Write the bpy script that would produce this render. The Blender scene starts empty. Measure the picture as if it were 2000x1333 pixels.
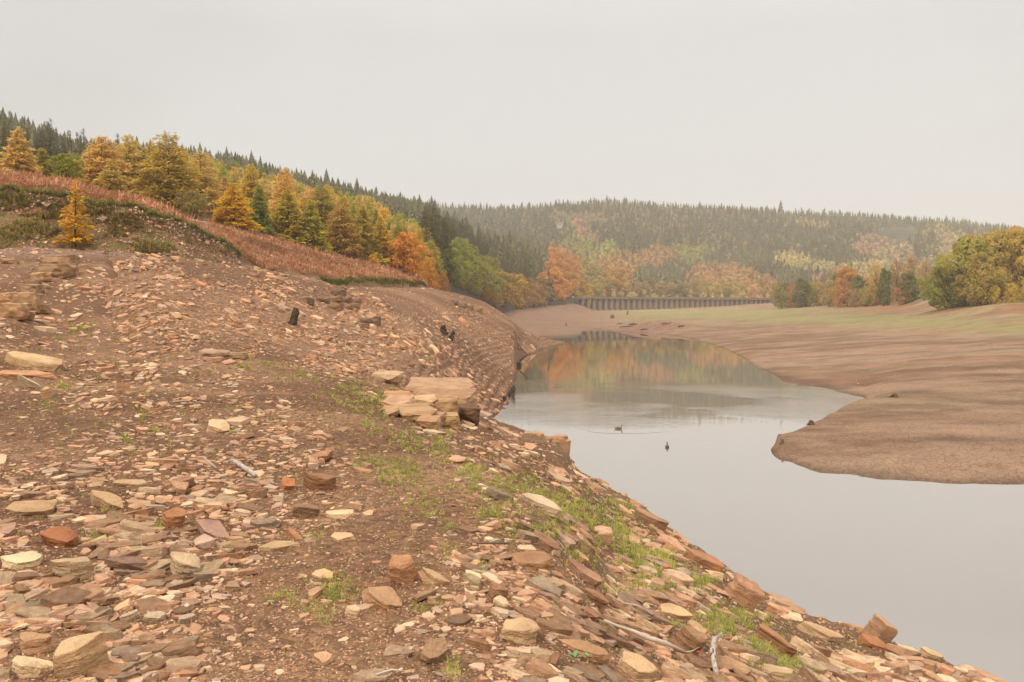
import bpy, bmesh, math, random
import numpy as np
from mathutils import Vector, Matrix, Euler

random.seed(7)
SC = bpy.context.scene
COL = SC.collection
PI = math.pi
# ---------------------------------------------------------------- camera, sky, sun, exposure
EYE = 9.0            # eye height above the water
F = 1666.67          # focal length in photograph pixels (photograph 2000 px wide)
HOR = 600.0          # horizon row in the photograph
cam = bpy.data.cameras.new('camera')
cam.lens = 30.0; cam.sensor_width = 36.0
cam.shift_y = -(666.5 - HOR) / 2000.0
cam.clip_start = 0.1; cam.clip_end = 12000
co = bpy.data.objects.new('camera', cam); COL.objects.link(co)
co.location = (0, 0, EYE); co.rotation_euler = (math.radians(90), 0, 0)
SC.camera = co

SUN_EL, SUN_AZ = math.radians(52), math.radians(215)
w = bpy.data.worlds.new('World'); SC.world = w; w.use_nodes = True
nt = w.node_tree; nt.nodes.clear()
def wn(t, **k):
    n = nt.nodes.new(t)
    for a, b in k.items(): setattr(n, a, b)
    return n
wout = wn('ShaderNodeOutputWorld'); bg = wn('ShaderNodeBackground')
sky = wn('ShaderNodeTexSky', sky_type='NISHITA'); sky.sun_disc = False
sky.sun_elevation = SUN_EL; sky.sun_rotation = SUN_AZ
sky.air_density = 1.0; sky.dust_density = 3.0
tc = wn('ShaderNodeTexCoord'); mp = wn('ShaderNodeMapping'); mp.inputs['Scale'].default_value = (1.0, 1.0, 2.6)
nz = wn('ShaderNodeTexNoise'); nz.inputs['Scale'].default_value = 1.3; nz.inputs['Detail'].default_value = 4; nz.inputs['Roughness'].default_value = .45
rp = wn('ShaderNodeValToRGB')
rp.color_ramp.elements[0].position = .38; rp.color_ramp.elements[0].color = (5.28, 5.12, 4.96, 1)
rp.color_ramp.elements[1].position = .60; rp.color_ramp.elements[1].color = (6.0, 5.95, 5.84, 1)
mx = wn('ShaderNodeMix', data_type='RGBA'); mx.inputs['Factor'].default_value = .97
L = nt.links.new
L(tc.outputs['Generated'], mp.inputs['Vector']); L(mp.outputs[0], nz.inputs['Vector']); L(nz.outputs['Fac'], rp.inputs['Fac'])
L(sky.outputs['Color'], mx.inputs['A'])
# overcast: the cloud layer is a little brighter towards the zenith, as real overcast is
sep = wn('ShaderNodeSeparateXYZ'); L(tc.outputs['Generated'], sep.inputs[0])
mr = wn('ShaderNodeMapRange'); mr.inputs['From Min'].default_value = .3; mr.inputs['From Max'].default_value = 1.0
mr.inputs['To Min'].default_value = 1.0; mr.inputs['To Max'].default_value = 2.6
L(sep.outputs['Z'], mr.inputs['Value'])
vm = wn('ShaderNodeVectorMath', operation='SCALE'); L(rp.outputs['Color'], vm.inputs[0]); L(mr.outputs[0], vm.inputs['Scale'])
L(vm.outputs[0], mx.inputs['B']); L(mx.outputs['Result'], bg.inputs['Color'])
bg.inputs['Strength'].default_value = 0.1
L(bg.outputs[0], wout.inputs['Surface'])

sl = bpy.data.lights.new('sun', 'SUN'); sl.energy = 1.85; sl.angle = math.radians(10); sl.color = (1.0, .90, .74)
so = bpy.data.objects.new('sun', sl); COL.objects.link(so)
d = Vector((math.sin(SUN_AZ) * math.cos(SUN_EL), math.cos(SUN_AZ) * math.cos(SUN_EL), math.sin(SUN_EL)))
so.rotation_euler = d.to_track_quat('Z', 'Y').to_euler(); so.location = (0, -20, 60)
vs = SC.view_settings; vs.view_transform = 'Standard'; vs.look = 'None'; vs.exposure = 0.34; vs.gamma = 1.0
vs.use_curve_mapping = False
cy = SC.cycles
cy.use_denoising = True; cy.max_bounces = 5; cy.diffuse_bounces = 2; cy.glossy_bounces = 3; cy.volume_bounces = 1
cy.transparent_max_bounces = 6; cy.volume_step_rate = 4; cy.use_adaptive_sampling = True; cy.adaptive_threshold = .02

# ---------------------------------------------------------------- helpers
def tag(o, label=None, cat=None, group=None, kind=None):
    if label: o['label'] = label
    if cat: o['category'] = cat
    if group: o['group'] = group
    if kind: o['kind'] = kind
    return o
def link(o, parent=None):
    COL.objects.link(o)
    if parent is not None: o.parent = parent
    return o
def empty(name, loc=(0, 0, 0), rz=0.0, scale=1.0):
    o = bpy.data.objects.new(name, None); link(o)
    o.location = loc; o.rotation_euler = (0, 0, rz); o.scale = (scale,) * 3
    o.empty_display_size = .2
    return o
def raw_mesh(name, V, faces, mat=None, smooth=False, col=None):
    """V (n,3); faces (m,3) or (m,4) array; col (n,3) vertex colours."""
    V = np.asarray(V, np.float32); faces = np.asarray(faces, np.int32)
    me = bpy.data.meshes.new(name); k = faces.shape[1]; m = len(faces)
    me.vertices.add(len(V)); me.vertices.foreach_set('co', V.ravel())
    me.loops.add(m * k); me.loops.foreach_set('vertex_index', faces.ravel())
    me.polygons.add(m); me.polygons.foreach_set('loop_start', np.arange(m, dtype=np.int32) * k)
    try: me.polygons.foreach_set('loop_total', np.full(m, k, np.int32))
    except Exception: pass
    me.polygons.foreach_set('use_smooth', np.full(m, smooth, bool))
    me.update(calc_edges=True)
    if col is not None:
        a = me.color_attributes.new('tint', 'FLOAT_COLOR', 'POINT')
        c4 = np.ones((len(V), 4), np.float32); c4[:, :3] = col
        a.data.foreach_set('color', c4.ravel())
    if mat: me.materials.append(mat)
    return me
def mobj(name, me, parent=None, loc=None, rot=None, scale=None):
    o = bpy.data.objects.new(name, me); link(o, parent)
    if loc is not None: o.location = loc
    if rot is not None: o.rotation_euler = rot
    if scale is not None: o.scale = scale
    return o
def hashn(ix, iy, seed):
    h = (ix.astype(np.int64) * 374761393 + iy.astype(np.int64) * 668265263 + seed * 974711) & 0xffffffff
    h = ((h ^ (h >> 13)) * 1274126177) & 0xffffffff
    return ((h ^ (h >> 16)) & 0xffffff) / float(0xffffff)
def vnoise(x, y, seed=0):
    x = np.asarray(x, float); y = np.asarray(y, float)
    ix = np.floor(x); iy = np.floor(y); fx = x - ix; fy = y - iy
    fx = fx * fx * (3 - 2 * fx); fy = fy * fy * (3 - 2 * fy)
    a = hashn(ix, iy, seed); b = hashn(ix + 1, iy, seed); c = hashn(ix, iy + 1, seed); e = hashn(ix + 1, iy + 1, seed)
    return (a * (1 - fx) + b * fx) * (1 - fy) + (c * (1 - fx) + e * fx) * fy
def fbm(x, y, seed=0, oct=4, gain=.5):
    s = 0; a = 1; t = 0
    for i in range(oct):
        s = s + a * (vnoise(x * 2 ** i, y * 2 ** i, seed + i * 17) - .5); t += a; a *= gain
    return s / t * 2
def sstep(a, b, x):
    t = np.clip((np.asarray(x, float) - a) / (b - a), 0, 1); return t * t * (3 - 2 * t)
def lerp(a, b, t): return a + (b - a) * t
def pchip(x, y, xq):
    """monotone cubic through (x, y[:,...]) evaluated at xq, along the first axis of y (1-D y)."""
    x = np.asarray(x, float); y = np.asarray(y, float); xq = np.clip(xq, x[0], x[-1])
    h = np.diff(x); dl = np.diff(y) / h; m = np.zeros(len(x))
    for i in range(1, len(x) - 1):
        if dl[i - 1] * dl[i] > 0:
            w1 = 2 * h[i] + h[i - 1]; w2 = h[i] + 2 * h[i - 1]
            m[i] = (w1 + w2) / (w1 / dl[i - 1] + w2 / dl[i])
    m[0], m[-1] = dl[0], dl[-1]
    k = np.clip(np.searchsorted(x, xq) - 1, 0, len(x) - 2)
    t = (xq - x[k]) / h[k]; t2 = t * t; t3 = t2 * t
    return ((2 * t3 - 3 * t2 + 1) * y[k] + (t3 - 2 * t2 + t) * h[k] * m[k] + (-2 * t3 + 3 * t2) * y[k + 1] + (t3 - t2) * h[k] * m[k + 1])

LANDS = []
class Land:
    """A landform described by height profiles along lines of sight; knots are (distance, photograph row) or (distance, 'z', height)."""
    def __init__(s, cols, y0, y1, nrow, px0, px1, step, detail=None):
        cx = [c[0] for c in cols]; K = len(cols[0][1])
        KY = np.array([[k[0] for k in c[1]] for c in cols], float)
        KZ = np.array([[(k[2] if k[1] == 'z' else EYE + (HOR - k[1]) / F * k[0]) for k in c[1]] for c in cols], float)
        s.px = np.arange(px0, px1 + step, step, dtype=float)
        gy = np.stack([pchip(cx, KY[:, j], s.px) for j in range(K)], 1)
        gz = np.stack([pchip(cx, KZ[:, j], s.px) for j in range(K)], 1)
        s.ly = np.linspace(math.log(y0), math.log(y1), nrow); s.Y = np.exp(s.ly)
        s.Z = np.empty((len(s.px), nrow))
        for i in range(len(s.px)):
            yy = gy[i].copy()
            for j in range(1, K):
                if yy[j] <= yy[j - 1] + .05: yy[j] = yy[j - 1] + .05
            s.Z[i] = pchip(yy, gz[i], s.Y) - 1.5 * np.maximum(0, yy[0] - s.Y)
        s.X = (s.px[:, None] - 1000) / F * s.Y[None, :]
        s.YY = np.broadcast_to(s.Y[None, :], s.X.shape)
        LANDS.append(s)
        if detail is not None: s.Z = s.Z + detail(s.X, s.YY, s.Z)
    def h(s, X, Y):
        X = np.asarray(X, float); Y = np.maximum(np.asarray(Y, float), 1e-3)
        fx = (X / Y * F + 1000 - s.px[0]) / (s.px[1] - s.px[0]); fy = (np.log(Y) - s.ly[0]) / (s.ly[1] - s.ly[0])
        ok = (fx >= 0) & (fx <= len(s.px) - 1) & (fy >= 0) & (fy <= len(s.ly) - 1)
        fx = np.clip(fx, 0, len(s.px) - 1.001); fy = np.clip(fy, 0, len(s.ly) - 1.001)
        i = fx.astype(int); j = fy.astype(int); a = fx - i; b = fy - j; Z = s.Z
        v = (Z[i, j] * (1 - a) + Z[i + 1, j] * a) * (1 - b) + (Z[i, j + 1] * (1 - a) + Z[i + 1, j + 1] * a) * b
        return np.where(ok, v, -50.0)
    def grad(s, X, Y, e=.25):
        return (s.h(X + e, Y) - s.h(X - e, Y)) / (2 * e), (s.h(X, Y + e) - s.h(X, Y - e)) / (2 * e)
    def rows(s):
        return HOR - (s.Z - EYE) / s.YY * F
    def hit(s, px, py, ymin=0):
        """distances where the lines of sight through photograph points (px,py) first meet the landform"""
        px = np.atleast_1d(np.asarray(px, float)); py = np.atleast_1d(np.asarray(py, float))
        R = s.rows(); i = np.clip(np.round((px - s.px[0]) / (s.px[1] - s.px[0])).astype(int), 0, len(s.px) - 1)
        out = np.full(len(px), np.nan)
        for a in range(0, len(px), 4000):
            r = R[i[a:a + 4000]]; q = py[a:a + 4000, None]
            cond = (r <= q) & (s.Y[None, :] >= ymin); f = cond.argmax(1); ok = cond.any(1) & (f > 0)
            f = np.where(ok, f, 1); rr = np.arange(len(f)); r0 = r[rr, f - 1]; r1 = r[rr, f]
            t = np.clip((r0 - q[:, 0]) / np.maximum(r0 - r1, 1e-6), 0, 1)
            out[a:a + 4000] = np.where(ok, np.exp(lerp(s.ly[f - 1], s.ly[f], t)), np.nan)
        return out
    def mesh(s, name, mat, col=None, kind='structure'):
        n, m = s.X.shape
        V = np.stack([s.X, s.YY, s.Z], -1).reshape(-1, 3)
        idx = np.arange(n * m).reshape(n, m)
        Q = np.stack([idx[:-1, :-1], idx[1:, :-1], idx[1:, 1:], idx[:-1, 1:]], -1).reshape(-1, 4)
        cov = np.full(len(V), -1.2)          # what lies well under another landform or the water is left out
        for l in LANDS:
            if l is not s: cov = np.maximum(cov, l.h(V[:, 0], V[:, 1]) - 1.0)
        vis = V[:, 2] > cov
        Q = Q[vis[Q].any(1)]; used = np.unique(Q); rm = np.full(len(V), -1); rm[used] = np.arange(len(used)); V = V[used]; Q = rm[Q]
        print('SHEET', name, len(Q))
        c = None if col is None else col(V[:, 0], V[:, 1], V[:, 2])
        o = mobj(name, raw_mesh(name, V, Q, mat, True, c)); tag(o, kind=kind); return o

# ---------------------------------------------------------------- materials
class NM:
    def __init__(s, name):
        s.m = bpy.data.materials.new(name); s.m.use_nodes = True; s.t = s.m.node_tree; s.t.nodes.clear()
        s.out = s.n('ShaderNodeOutputMaterial'); s.bs = s.n('ShaderNodeBsdfPrincipled')
        s.l(s.bs.outputs[0], s.out.inputs['Surface']); s.bs.inputs['Specular IOR Level'].default_value = .25
        s.bs.inputs['Roughness'].default_value = .85
    def n(s, t, **k):
        x = s.t.nodes.new(t)
        for a, b in k.items():
            if a.startswith('i_'): x.inputs[a[2:].replace('_', ' ')].default_value = b
            else: setattr(x, a, b)
        return x
    def l(s, a, b): s.t.links.new(a, b); return s
    def pos(s, scale=(1, 1, 1), obj=False):
        g = s.n('ShaderNodeTexCoord').outputs['Object'] if obj else s.n('ShaderNodeNewGeometry').outputs['Position']
        mp = s.n('ShaderNodeMapping'); mp.inputs['Scale'].default_value = scale; s.l(g, mp.inputs['Vector']); return mp.outputs[0]
    def noise(s, vec, scale, detail=4, rough=.55):
        x = s.n('ShaderNodeTexNoise', i_Scale=scale, i_Detail=detail, i_Roughness=rough); s.l(vec, x.inputs['Vector']); return x.outputs['Fac']
    def voro(s, vec, scale, feature='F1'):
        x = s.n('ShaderNodeTexVoronoi', feature=feature, i_Scale=scale); s.l(vec, x.inputs['Vector']); return x
    def ramp(s, fac, pts):
        x = s.n('ShaderNodeValToRGB'); e = x.color_ramp.elements
        while len(e) < len(pts): e.new(.5)
        for i, (p, c) in enumerate(pts):
            e[i].position = p; e[i].color = tuple(c) + (1,) if len(c) == 3 else c
        s.l(fac, x.inputs['Fac']); return x.outputs['Color']
    def mix(s, a, b, fac=.5, mode='MIX'):
        x = s.n('ShaderNodeMix', data_type='RGBA', blend_type=mode)
        for v, k in ((a, 'A'), (b, 'B')):
            if isinstance(v, tuple): x.inputs[k].default_value = v + (1,)
            else: s.l(v, x.inputs[k])
        if isinstance(fac, (int, float)): x.inputs['Factor'].default_value = fac
        else: s.l(fac, x.inputs['Factor'])
        return x.outputs['Result']
    def mul(s, a, b):
        x = s.n('ShaderNodeMath', operation='MULTIPLY')
        for v, k in ((a, 0), (b, 1)):
            if isinstance(v, (int, float)): x.inputs[k].default_value = v
            else: s.l(v, x.inputs[k])
        return x.outputs[0]
    def add(s, a, b):
        o = s.mul(a, b); o.node.operation = 'ADD'; return o
    def rng(s, v, a, b, c, e):
        x = s.n('ShaderNodeMapRange', i_From_Min=a, i_From_Max=b, i_To_Min=c, i_To_Max=e); s.l(v, x.inputs['Value']); return x.outputs[0]
    def tint(s): return s.n('ShaderNodeAttribute', attribute_name='tint').outputs['Color']
    def bump(s, h, dist, strength=1.0):
        x = s.n('ShaderNodeBump', i_Strength=strength, i_Distance=dist); s.l(h, x.inputs['Height'])
        s.l(x.outputs[0], s.bs.inputs['Normal']); return x
    def color(s, c):
        if isinstance(c, tuple): s.bs.inputs['Base Color'].default_value = c + (1,)
        else: s.l(c, s.bs.inputs['Base Color'])
        return s

def mat_ground(name, cs=14.0, bump=.03, dark=(.105, .052, .030)):
    """stony soil: the sheet's own tint, broken up by chips and grit"""
    m = NM(name); p = m.pos(); v = m.voro(p, cs); v2 = m.voro(p, cs * 2.7)
    n = m.noise(p, 1.7, 6, .6); n2 = m.noise(p, 45, 3, .6)
    chip = m.ramp(v.outputs['Color'], [(0.0, (.40, .34, .30)), (.35, (.80, .74, .70)), (.6, (1.0, .98, .95)), (1, (1.5, 1.42, 1.35))])
    c = m.mix(m.tint(), chip, .85, 'MULTIPLY')
    c = m.mix(c, m.ramp(v2.outputs['Color'], [(0, (.62, .58, .55)), (1, (1.3, 1.26, 1.2))]), .7, 'MULTIPLY')
    c = m.mix(c, dark, m.rng(n, .50, .74, 0, .55))
    c = m.mix(c, m.ramp(n2, [(.3, (.75, .75, .75)), (.7, (1.2, 1.2, 1.2))]), .6, 'MULTIPLY')
    m.color(c); h = m.add(m.mul(v.outputs['Distance'], -1.0), m.mul(n2, .5)); h = m.add(h, m.mul(v2.outputs['Distance'], -.5))
    m.bump(h, bump, 1.0); m.bs.inputs['Roughness'].default_value = .9
    return m.m
def mat_stone(name, own=True):
    """rock colour from the object colour (single stones) or the tint attribute (joined ones), with stains, veins and grain"""
    m = NM(name)
    if own:
        oi = m.n('ShaderNodeObjectInfo'); base = oi.outputs['Color']; p = m.pos(obj=True)
        off = m.n('ShaderNodeVectorMath', operation='ADD'); m.l(p, off.inputs[0]); m.l(m.mul(oi.outputs['Random'], 50.0), off.inputs[1]); p = off.outputs[0]
    else: base = m.tint(); p = m.pos()
    a = m.noise(p, 2.2 if own else 3.5, 5, .6); b = m.noise(p, 9, 6, .7); g = m.noise(p, 60, 3, .7)
    mp = m.n('ShaderNodeMapping'); mp.inputs['Scale'].default_value = (1.2, 1.6, 14); m.l(p, mp.inputs['Vector']); st = m.noise(mp.outputs[0], 2.0, 4, .6)
    c = m.mix(base, m.ramp(a, [(.3, (.78, .66, .55)), (.5, (1.08, 1.05, 1.0)), (.72, (1.32, 1.24, 1.12))]), .8, 'MULTIPLY')
    c = m.mix(c, (.33, .115, .035), m.rng(b, .56, .80, 0, .55))
    c = m.mix(c, m.ramp(st, [(.35, (.72, .68, .66)), (.6, (1.12, 1.1, 1.08))]), .55, 'MULTIPLY')
    c = m.mix(c, m.ramp(g, [(.3, (.8, .8, .8)), (.7, (1.15, 1.15, 1.15))]), .6, 'MULTIPLY')
    m.color(c); m.bump(m.add(m.add(m.mul(b, 1.2), m.mul(g, .25)), m.mul(st, .9)), .035 if own else .02, 1.0)
    m.bs.inputs['Roughness'].default_value = .8
    return m.m
def mat_leaf(name, own=True, trans=.4, sc=1.2):
    m = NM(name); m.t.nodes.remove(m.bs)
    base = m.n('ShaderNodeObjectInfo').outputs['Color'] if own else m.tint()
    p = m.pos(); n = m.noise(p, sc, 3, .6); n2 = m.noise(p, sc * 8, 2, .6)
    c = m.mix(base, m.ramp(n, [(.3, (.74, .80, .70)), (.5, (1, 1, 1)), (.7, (1.3, 1.2, 1.0))]), .75, 'MULTIPLY')
    c = m.mix(c, m.ramp(n2, [(.3, (.7, .72, .7)), (.7, (1.3, 1.25, 1.15))]), .7, 'MULTIPLY')
    dfs = m.n('ShaderNodeBsdfDiffuse'); tr = m.n('ShaderNodeBsdfTranslucent'); ms = m.n('ShaderNodeMixShader', i_Fac=trans)
    m.l(c, dfs.inputs['Color']); m.l(c, tr.inputs['Color']); m.l(dfs.outputs[0], ms.inputs[1]); m.l(tr.outputs[0], ms.inputs[2])
    m.l(ms.outputs[0], m.out.inputs['Surface']); return m.m
def mat_plain(name, c, rough=.8, noise=0.4, sc=8, bump=.0):
    m = NM(name); p = m.pos(obj=True); n = m.noise(p, sc, 4, .6)
    m.color(m.mix(c, m.ramp(n, [(.25, (.5, .5, .5)), (.75, (1.4, 1.4, 1.4))]), noise, 'MULTIPLY')); m.bs.inputs['Roughness'].default_value = rough
    if bump: m.bump(n, bump)
    return m.m
M_bank = mat_ground('bank_soil', 16, .03)
M_slope = mat_ground('rubble_soil', 5.5, .10, (.12, .058, .032))
M_stone = mat_stone('loose_stone')
M_stones = mat_stone('scree_stone', False)
M_leaf = mat_leaf('tree_leaves')
M_leafs = mat_leaf('wood_leaves', False, .15, .15)
M_frond = mat_leaf('frond', False, .25, .6)
M_grass = mat_leaf('grass_blade', False, .35, .9)
M_bark = mat_plain('bark', (.10, .07, .05), .9, .8, 6, .05)
M_dark = mat_plain('wet_peat_wood', (.075, .048, .033), .9, .9, 4, .10)
M_wood = mat_plain('weathered_wood', (.42, .33, .25), .8, .7, 12, .01)
# ---------------------------------------------------------------- landforms
def det_A(X, Y, Z):
    amp = np.clip(Y / 12, .35, 1.6)
    return fbm(X * .55, Y * .55, 3) * .16 * amp + fbm(X * 2.3, Y * 2.3, 9, 4) * .045 * np.clip(Y / 8, .5, 2.0)
A = Land([
 (-1500, [(.8,'z',7.5),(3.6,'z',7.6),(6.5,'z',7.8),(12,'z',8.1),(20,'z',9),(30,'z',10),(40,'z',12),(50,'z',13.4),(60,'z',13.8),(75,'z',14),(100,'z',14)]),
 (-500, [(.8,'z',7.4),(3.6,'z',7.45),(6.5,'z',7.6),(12,'z',7.8),(20,'z',8.2),(30,'z',9),(40,'z',10.5),(50,'z',12.4),(60,'z',13.5),(75,'z',14),(100,'z',14)]),
 (0,   [(.8,'z',7.4),(3.6,1333),(6.5,1000),(12,812),(20,722),(30,658),(40,612),(50,555),(60,500),(75,480),(100,'z',14)]),
 (110, [(.8,'z',7.4),(3.6,1333),(6.5,1003),(12,816),(20,733),(30,684),(40,642),(50,575),(60,507),(75,485),(100,'z',14)]),
 (200, [(.8,'z',7.4),(3.6,1333),(6.5,1005),(12,818),(20,741),(30,694),(38,655),(48,592),(60,518),(75,490),(100,'z',14)]),
 (300, [(.8,'z',7.4),(3.6,1333),(6.5,1008),(12,820),(20,745),(30,697),(38,672),(48,628),(60,'z',8.5),(75,'z',9),(100,'z',9)]),
 (400, [(.8,'z',7.4),(3.6,1333),(6.5,1010),(12,822),(20,748),(28,702),(36,680),(48,'z',6.8),(60,'z',6.5),(75,'z',6),(100,'z',6)]),
 (600, [(.8,'z',7.4),(3.6,1338),(6.5,1015),(12,832),(20,762),(28,728),(36,'z',6.1),(48,'z',5.5),(60,'z',5),(75,'z',4),(100,'z',2)]),
 (750, [(.8,'z',7.4),(3.6,1340),(6.5,1020),(12,850),(20,790),(28,764),(36,750),(48,'z',4.3),(60,'z',3.2),(75,'z',1),(100,'z',-1)]),
 (850, [(.8,'z',7.4),(3.6,1343),(6.5,1025),(12,872),(20,822),(30,795),(40,786),(50,'z',2.4),(60,'z',1.0),(72,'z',-.5),(100,'z',-2)]),
 (950, [(.8,'z',7.4),(3.65,1340),(6.5,1032),(12,900),(20,855),(32,826),(45,816),(56,820),(63,824),(69,'z',-.1),(100,'z',-3)]),
 (1000,[(.8,'z',7.4),(3.7,1338),(6.5,1040),(12,925),(20,880),(32,850),(44,838),(54,835),(60,'z',.2),(66,'z',-1),(100,'z',-3)]),
 (1070,[(.8,'z',7.4),(3.8,1335),(6.5,1070),(12,965),(20,910),(32,872),(42,862),(48,862),(53,868),(55,'z',-.5),(90,'z',-4)]),
 (1108,[(.8,'z',7.4),(3.9,1335),(6.6,1095),(12,990),(20,935),(30,900),(40,886),(44,890),(47,903),(50.5,'z',-.4),(80,'z',-5)]),
 (1130,[(.8,'z',7.4),(3.95,1335),(6.7,1110),(12,1008),(20,955),(29,930),(36,921),(40,918),(43,'z',.5),(46,'z',-.6),(80,'z',-5)]),
 (1200,[(.8,'z',7.35),(4.3,1333),(7,1180),(12,1085),(18,1035),(25,993),(31,970),(36,960),(39,'z',.5),(42,'z',-.8),(70,'z',-6)]),
 (1340,[(.8,'z',7.25),(4.9,1333),(8,1215),(12,1150),(17,1108),(22,1080),(26,1066),(29,1060),(31,'z',.4),(33,'z',-.8),(60,'z',-6)]),
 (1500,[(.8,'z',7.1),(6,1333),(9,1272),(13,1228),(17,1198),(20,1180),(22.5,1169),(24,1165),(25.5,'z',.3),(27.5,'z',-.8),(50,'z',-6)]),
 (1720,[(.8,'z',6.9),(5,'z',5.9),(10,'z',4.3),(13.5,1310),(16,1286),(18,1268),(19.8,1256),(21,1250),(22.3,'z',.3),(24,'z',-.8),(45,'z',-6)]),
 (1930,[(.8,'z',6.7),(4,'z',5.7),(8,'z',4.4),(11,'z',3.3),(14,'z',2.2),(16,1348),(17.5,1340),(18.6,1333),(19.8,'z',.3),(21.3,'z',-.8),(40,'z',-6)]),
 (2500,[(.8,'z',6.4),(3,'z',5.6),(6,'z',4.2),(8,'z',3.2),(10,'z',2.2),(11.5,'z',1.5),(12.5,'z',1.0),(13.3,'z',.6),(14.5,'z',0),(16,'z',-1),(35,'z',-6)]),
], .8, 100, 270, -1500, 2500, 6, det_A)

def det_B(X, Y, Z):
    n = fbm(X * .12, Y * .12, 21) * .5
    # wave-cut ledges: low level terraces on the lower slopes
    s = .50 + .12 * fbm(X * .05, Y * .05, 5); q = (Z + n * .35) / s; f = q - np.floor(q)
    ter = (sstep(.55, .95, f) - f) * s * .5 - np.exp(-((f - .56) / .08) ** 2) * .10
    wgt = (1 - sstep(3.8, 7.0, Z)) * sstep(-45, -12, X) * 1.3 + .12
    return n * (.6 - .4 * sstep(-45, -12, X)) + ter * wgt + fbm(X * .9, Y * .9, 31) * .12
def c9(px, *k): return (px, list(k))
B = Land([
 c9(60,  (22,'z',3),(32,'z',4),(40,'z',5.5),(50,'z',8.5),(60,'z',11.0),(75,'z',13.0),(100,'z',13.8),(140,'z',13.8),(220,'z',12)),
 c9(200, (22,'z',4),(30,'z',6.2),(38,'z',7.0),(48,'z',9.0),(60,'z',11.5),(75,488),(100,'z',14.2),(140,'z',14),(220,'z',12)),
 c9(300, (22,'z',5),(29,700),(37,652),(48,588),(60,535),(75,500),(100,'z',14.6),(140,'z',14),(220,'z',12)),
 c9(450, (22,'z',5),(29,702),(40,652),(53,596),(68,548),(83,517),(110,'z',14),(140,'z',13),(220,'z',10)),
 c9(600, (24,'z',4),(32,730),(44,674),(58,622),(73,577),(88,547),(115,'z',12.0),(150,'z',12.5),(220,'z',10)),
 c9(700, (26,'z',4),(34,744),(47,692),(62,640),(80,598),(98,573),(128,558),(165,553),(220,'z',11)),
 c9(800, (28,'z',3),(38,760),(54,704),(72,652),(90,617),(110,588),(140,566),(174,557),(230,'z',10)),
 c9(880, (36,'z',1),(50,792),(64,745),(82,700),(104,648),(128,608),(152,584),(182,571),(240,'z',8)),
 c9(940, (48,'z',-1),(63,812),(78,765),(98,712),(122,660),(146,622),(168,598),(188,588),(240,'z',5)),
 c9(975, (56,'z',-2),(73,806),(88,758),(105,718),(126,674),(148,640),(168,618),(188,608),(235,'z',3)),
 c9(1003,(64,'z',-2.5),(86,775),(98,748),(113,715),(132,678),(152,650),(170,634),(186,628),(230,'z',1)),
 c9(1012,(90,'z',-2.5),(136,'z',-.1),(142,701),(150,688),(158,672),(166,655),(176,642),(188,636),(228,'z',0)),
 c9(1040,(110,'z',-2.5),(160,'z',-.1),(166,687),(172,679),(178,670),(185,662),(193,655),(200,652),(226,'z',-.6)),
 c9(1070,(130,'z',-2.5),(180,'z',-.1),(185,679),(190,675),(195,671),(201,667),(207,663),(212,662),(228,'z',-1)),
 c9(1105,(140,'z',-2.5),(200,'z',-.1),(203,'z',.08),(205,'z',.2),(208,'z',.25),(211,'z',.25),(214,'z',.2),(218,'z',0),(235,'z',-1.5)),
 c9(1150,(150,'z',-3),(202,'z',-1.2),(205,'z',-1),(208,'z',-1),(210,'z',-1),(213,'z',-1),(216,'z',-1.2),(220,'z',-1.5),(240,'z',-3)),
], 22, 235, 430, 60, 1150, 2.2, det_B)

def det_D(X, Y, Z):
    return fbm(X * .5, Y * .5, 41) * .35 + fbm(X * 2.2, Y * 2.2, 43) * .14 + np.maximum(0, fbm(X * 1.1, Y * 1.4, 45)) * .5
def lipc(px, b, lip, t1, t2, f=(28, 55)):
    return (px, [(b[0]-4,'z',EYE+(HOR-b[1])/F*b[0]-1.5), b, (b[0]+(lip[0]-b[0])*.35, b[1]+(lip[1]-b[1])*.28), (b[0]+(lip[0]-b[0])*.80, b[1]+(lip[1]-b[1])*.60), (lip[0]-.3, lip[1]+7), lip, t1, t2, (t2[0]*1.3,'z',EYE+(HOR-t2[1])/F*t2[0]+4.0)])
D = Land([
 lipc(-700,(62,475),(67,352),(78,330),(100,315)),
 lipc(0,  (67,472),(72.5,375),(80,356),(102,346)),
 lipc(110,(69,486),(73.5,385),(81,365),(104,356)),
 lipc(200,(70,496),(74.5,402),(82,388),(108,378)),
 lipc(290,(73,503),(77,418),(84,408),(112,396)),
 lipc(350,(76,508),(79.5,434),(86,436),(118,422)),
 lipc(400,(80,513),(83.5,458),(90,456),(122,436)),
 lipc(445,(84,518),(87,480),(94,476),(126,448)),
 lipc(462,(86,521),(90.5,492),(98,486),(130,452)),
 lipc(480,(88,524),(93.5,515),(102,500),(133,458)),
 lipc(600,(96,552),(104,541),(118,522),(150,486)),
 lipc(660,(110,562),(113,552),(128,534),(158,498)),
 lipc(760,(136,564),(138,551),(152,538),(174,518)),
 lipc(825,(160,562),(162,553),(176,549),(190,545)),
 lipc(850,(166,590),(170,588),(184,586),(198,584)),
 lipc(950,(166,640),(170,640),(184,640),(198,640)),
], 58, 240, 330, -700, 950, 2.6, det_D)

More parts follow.
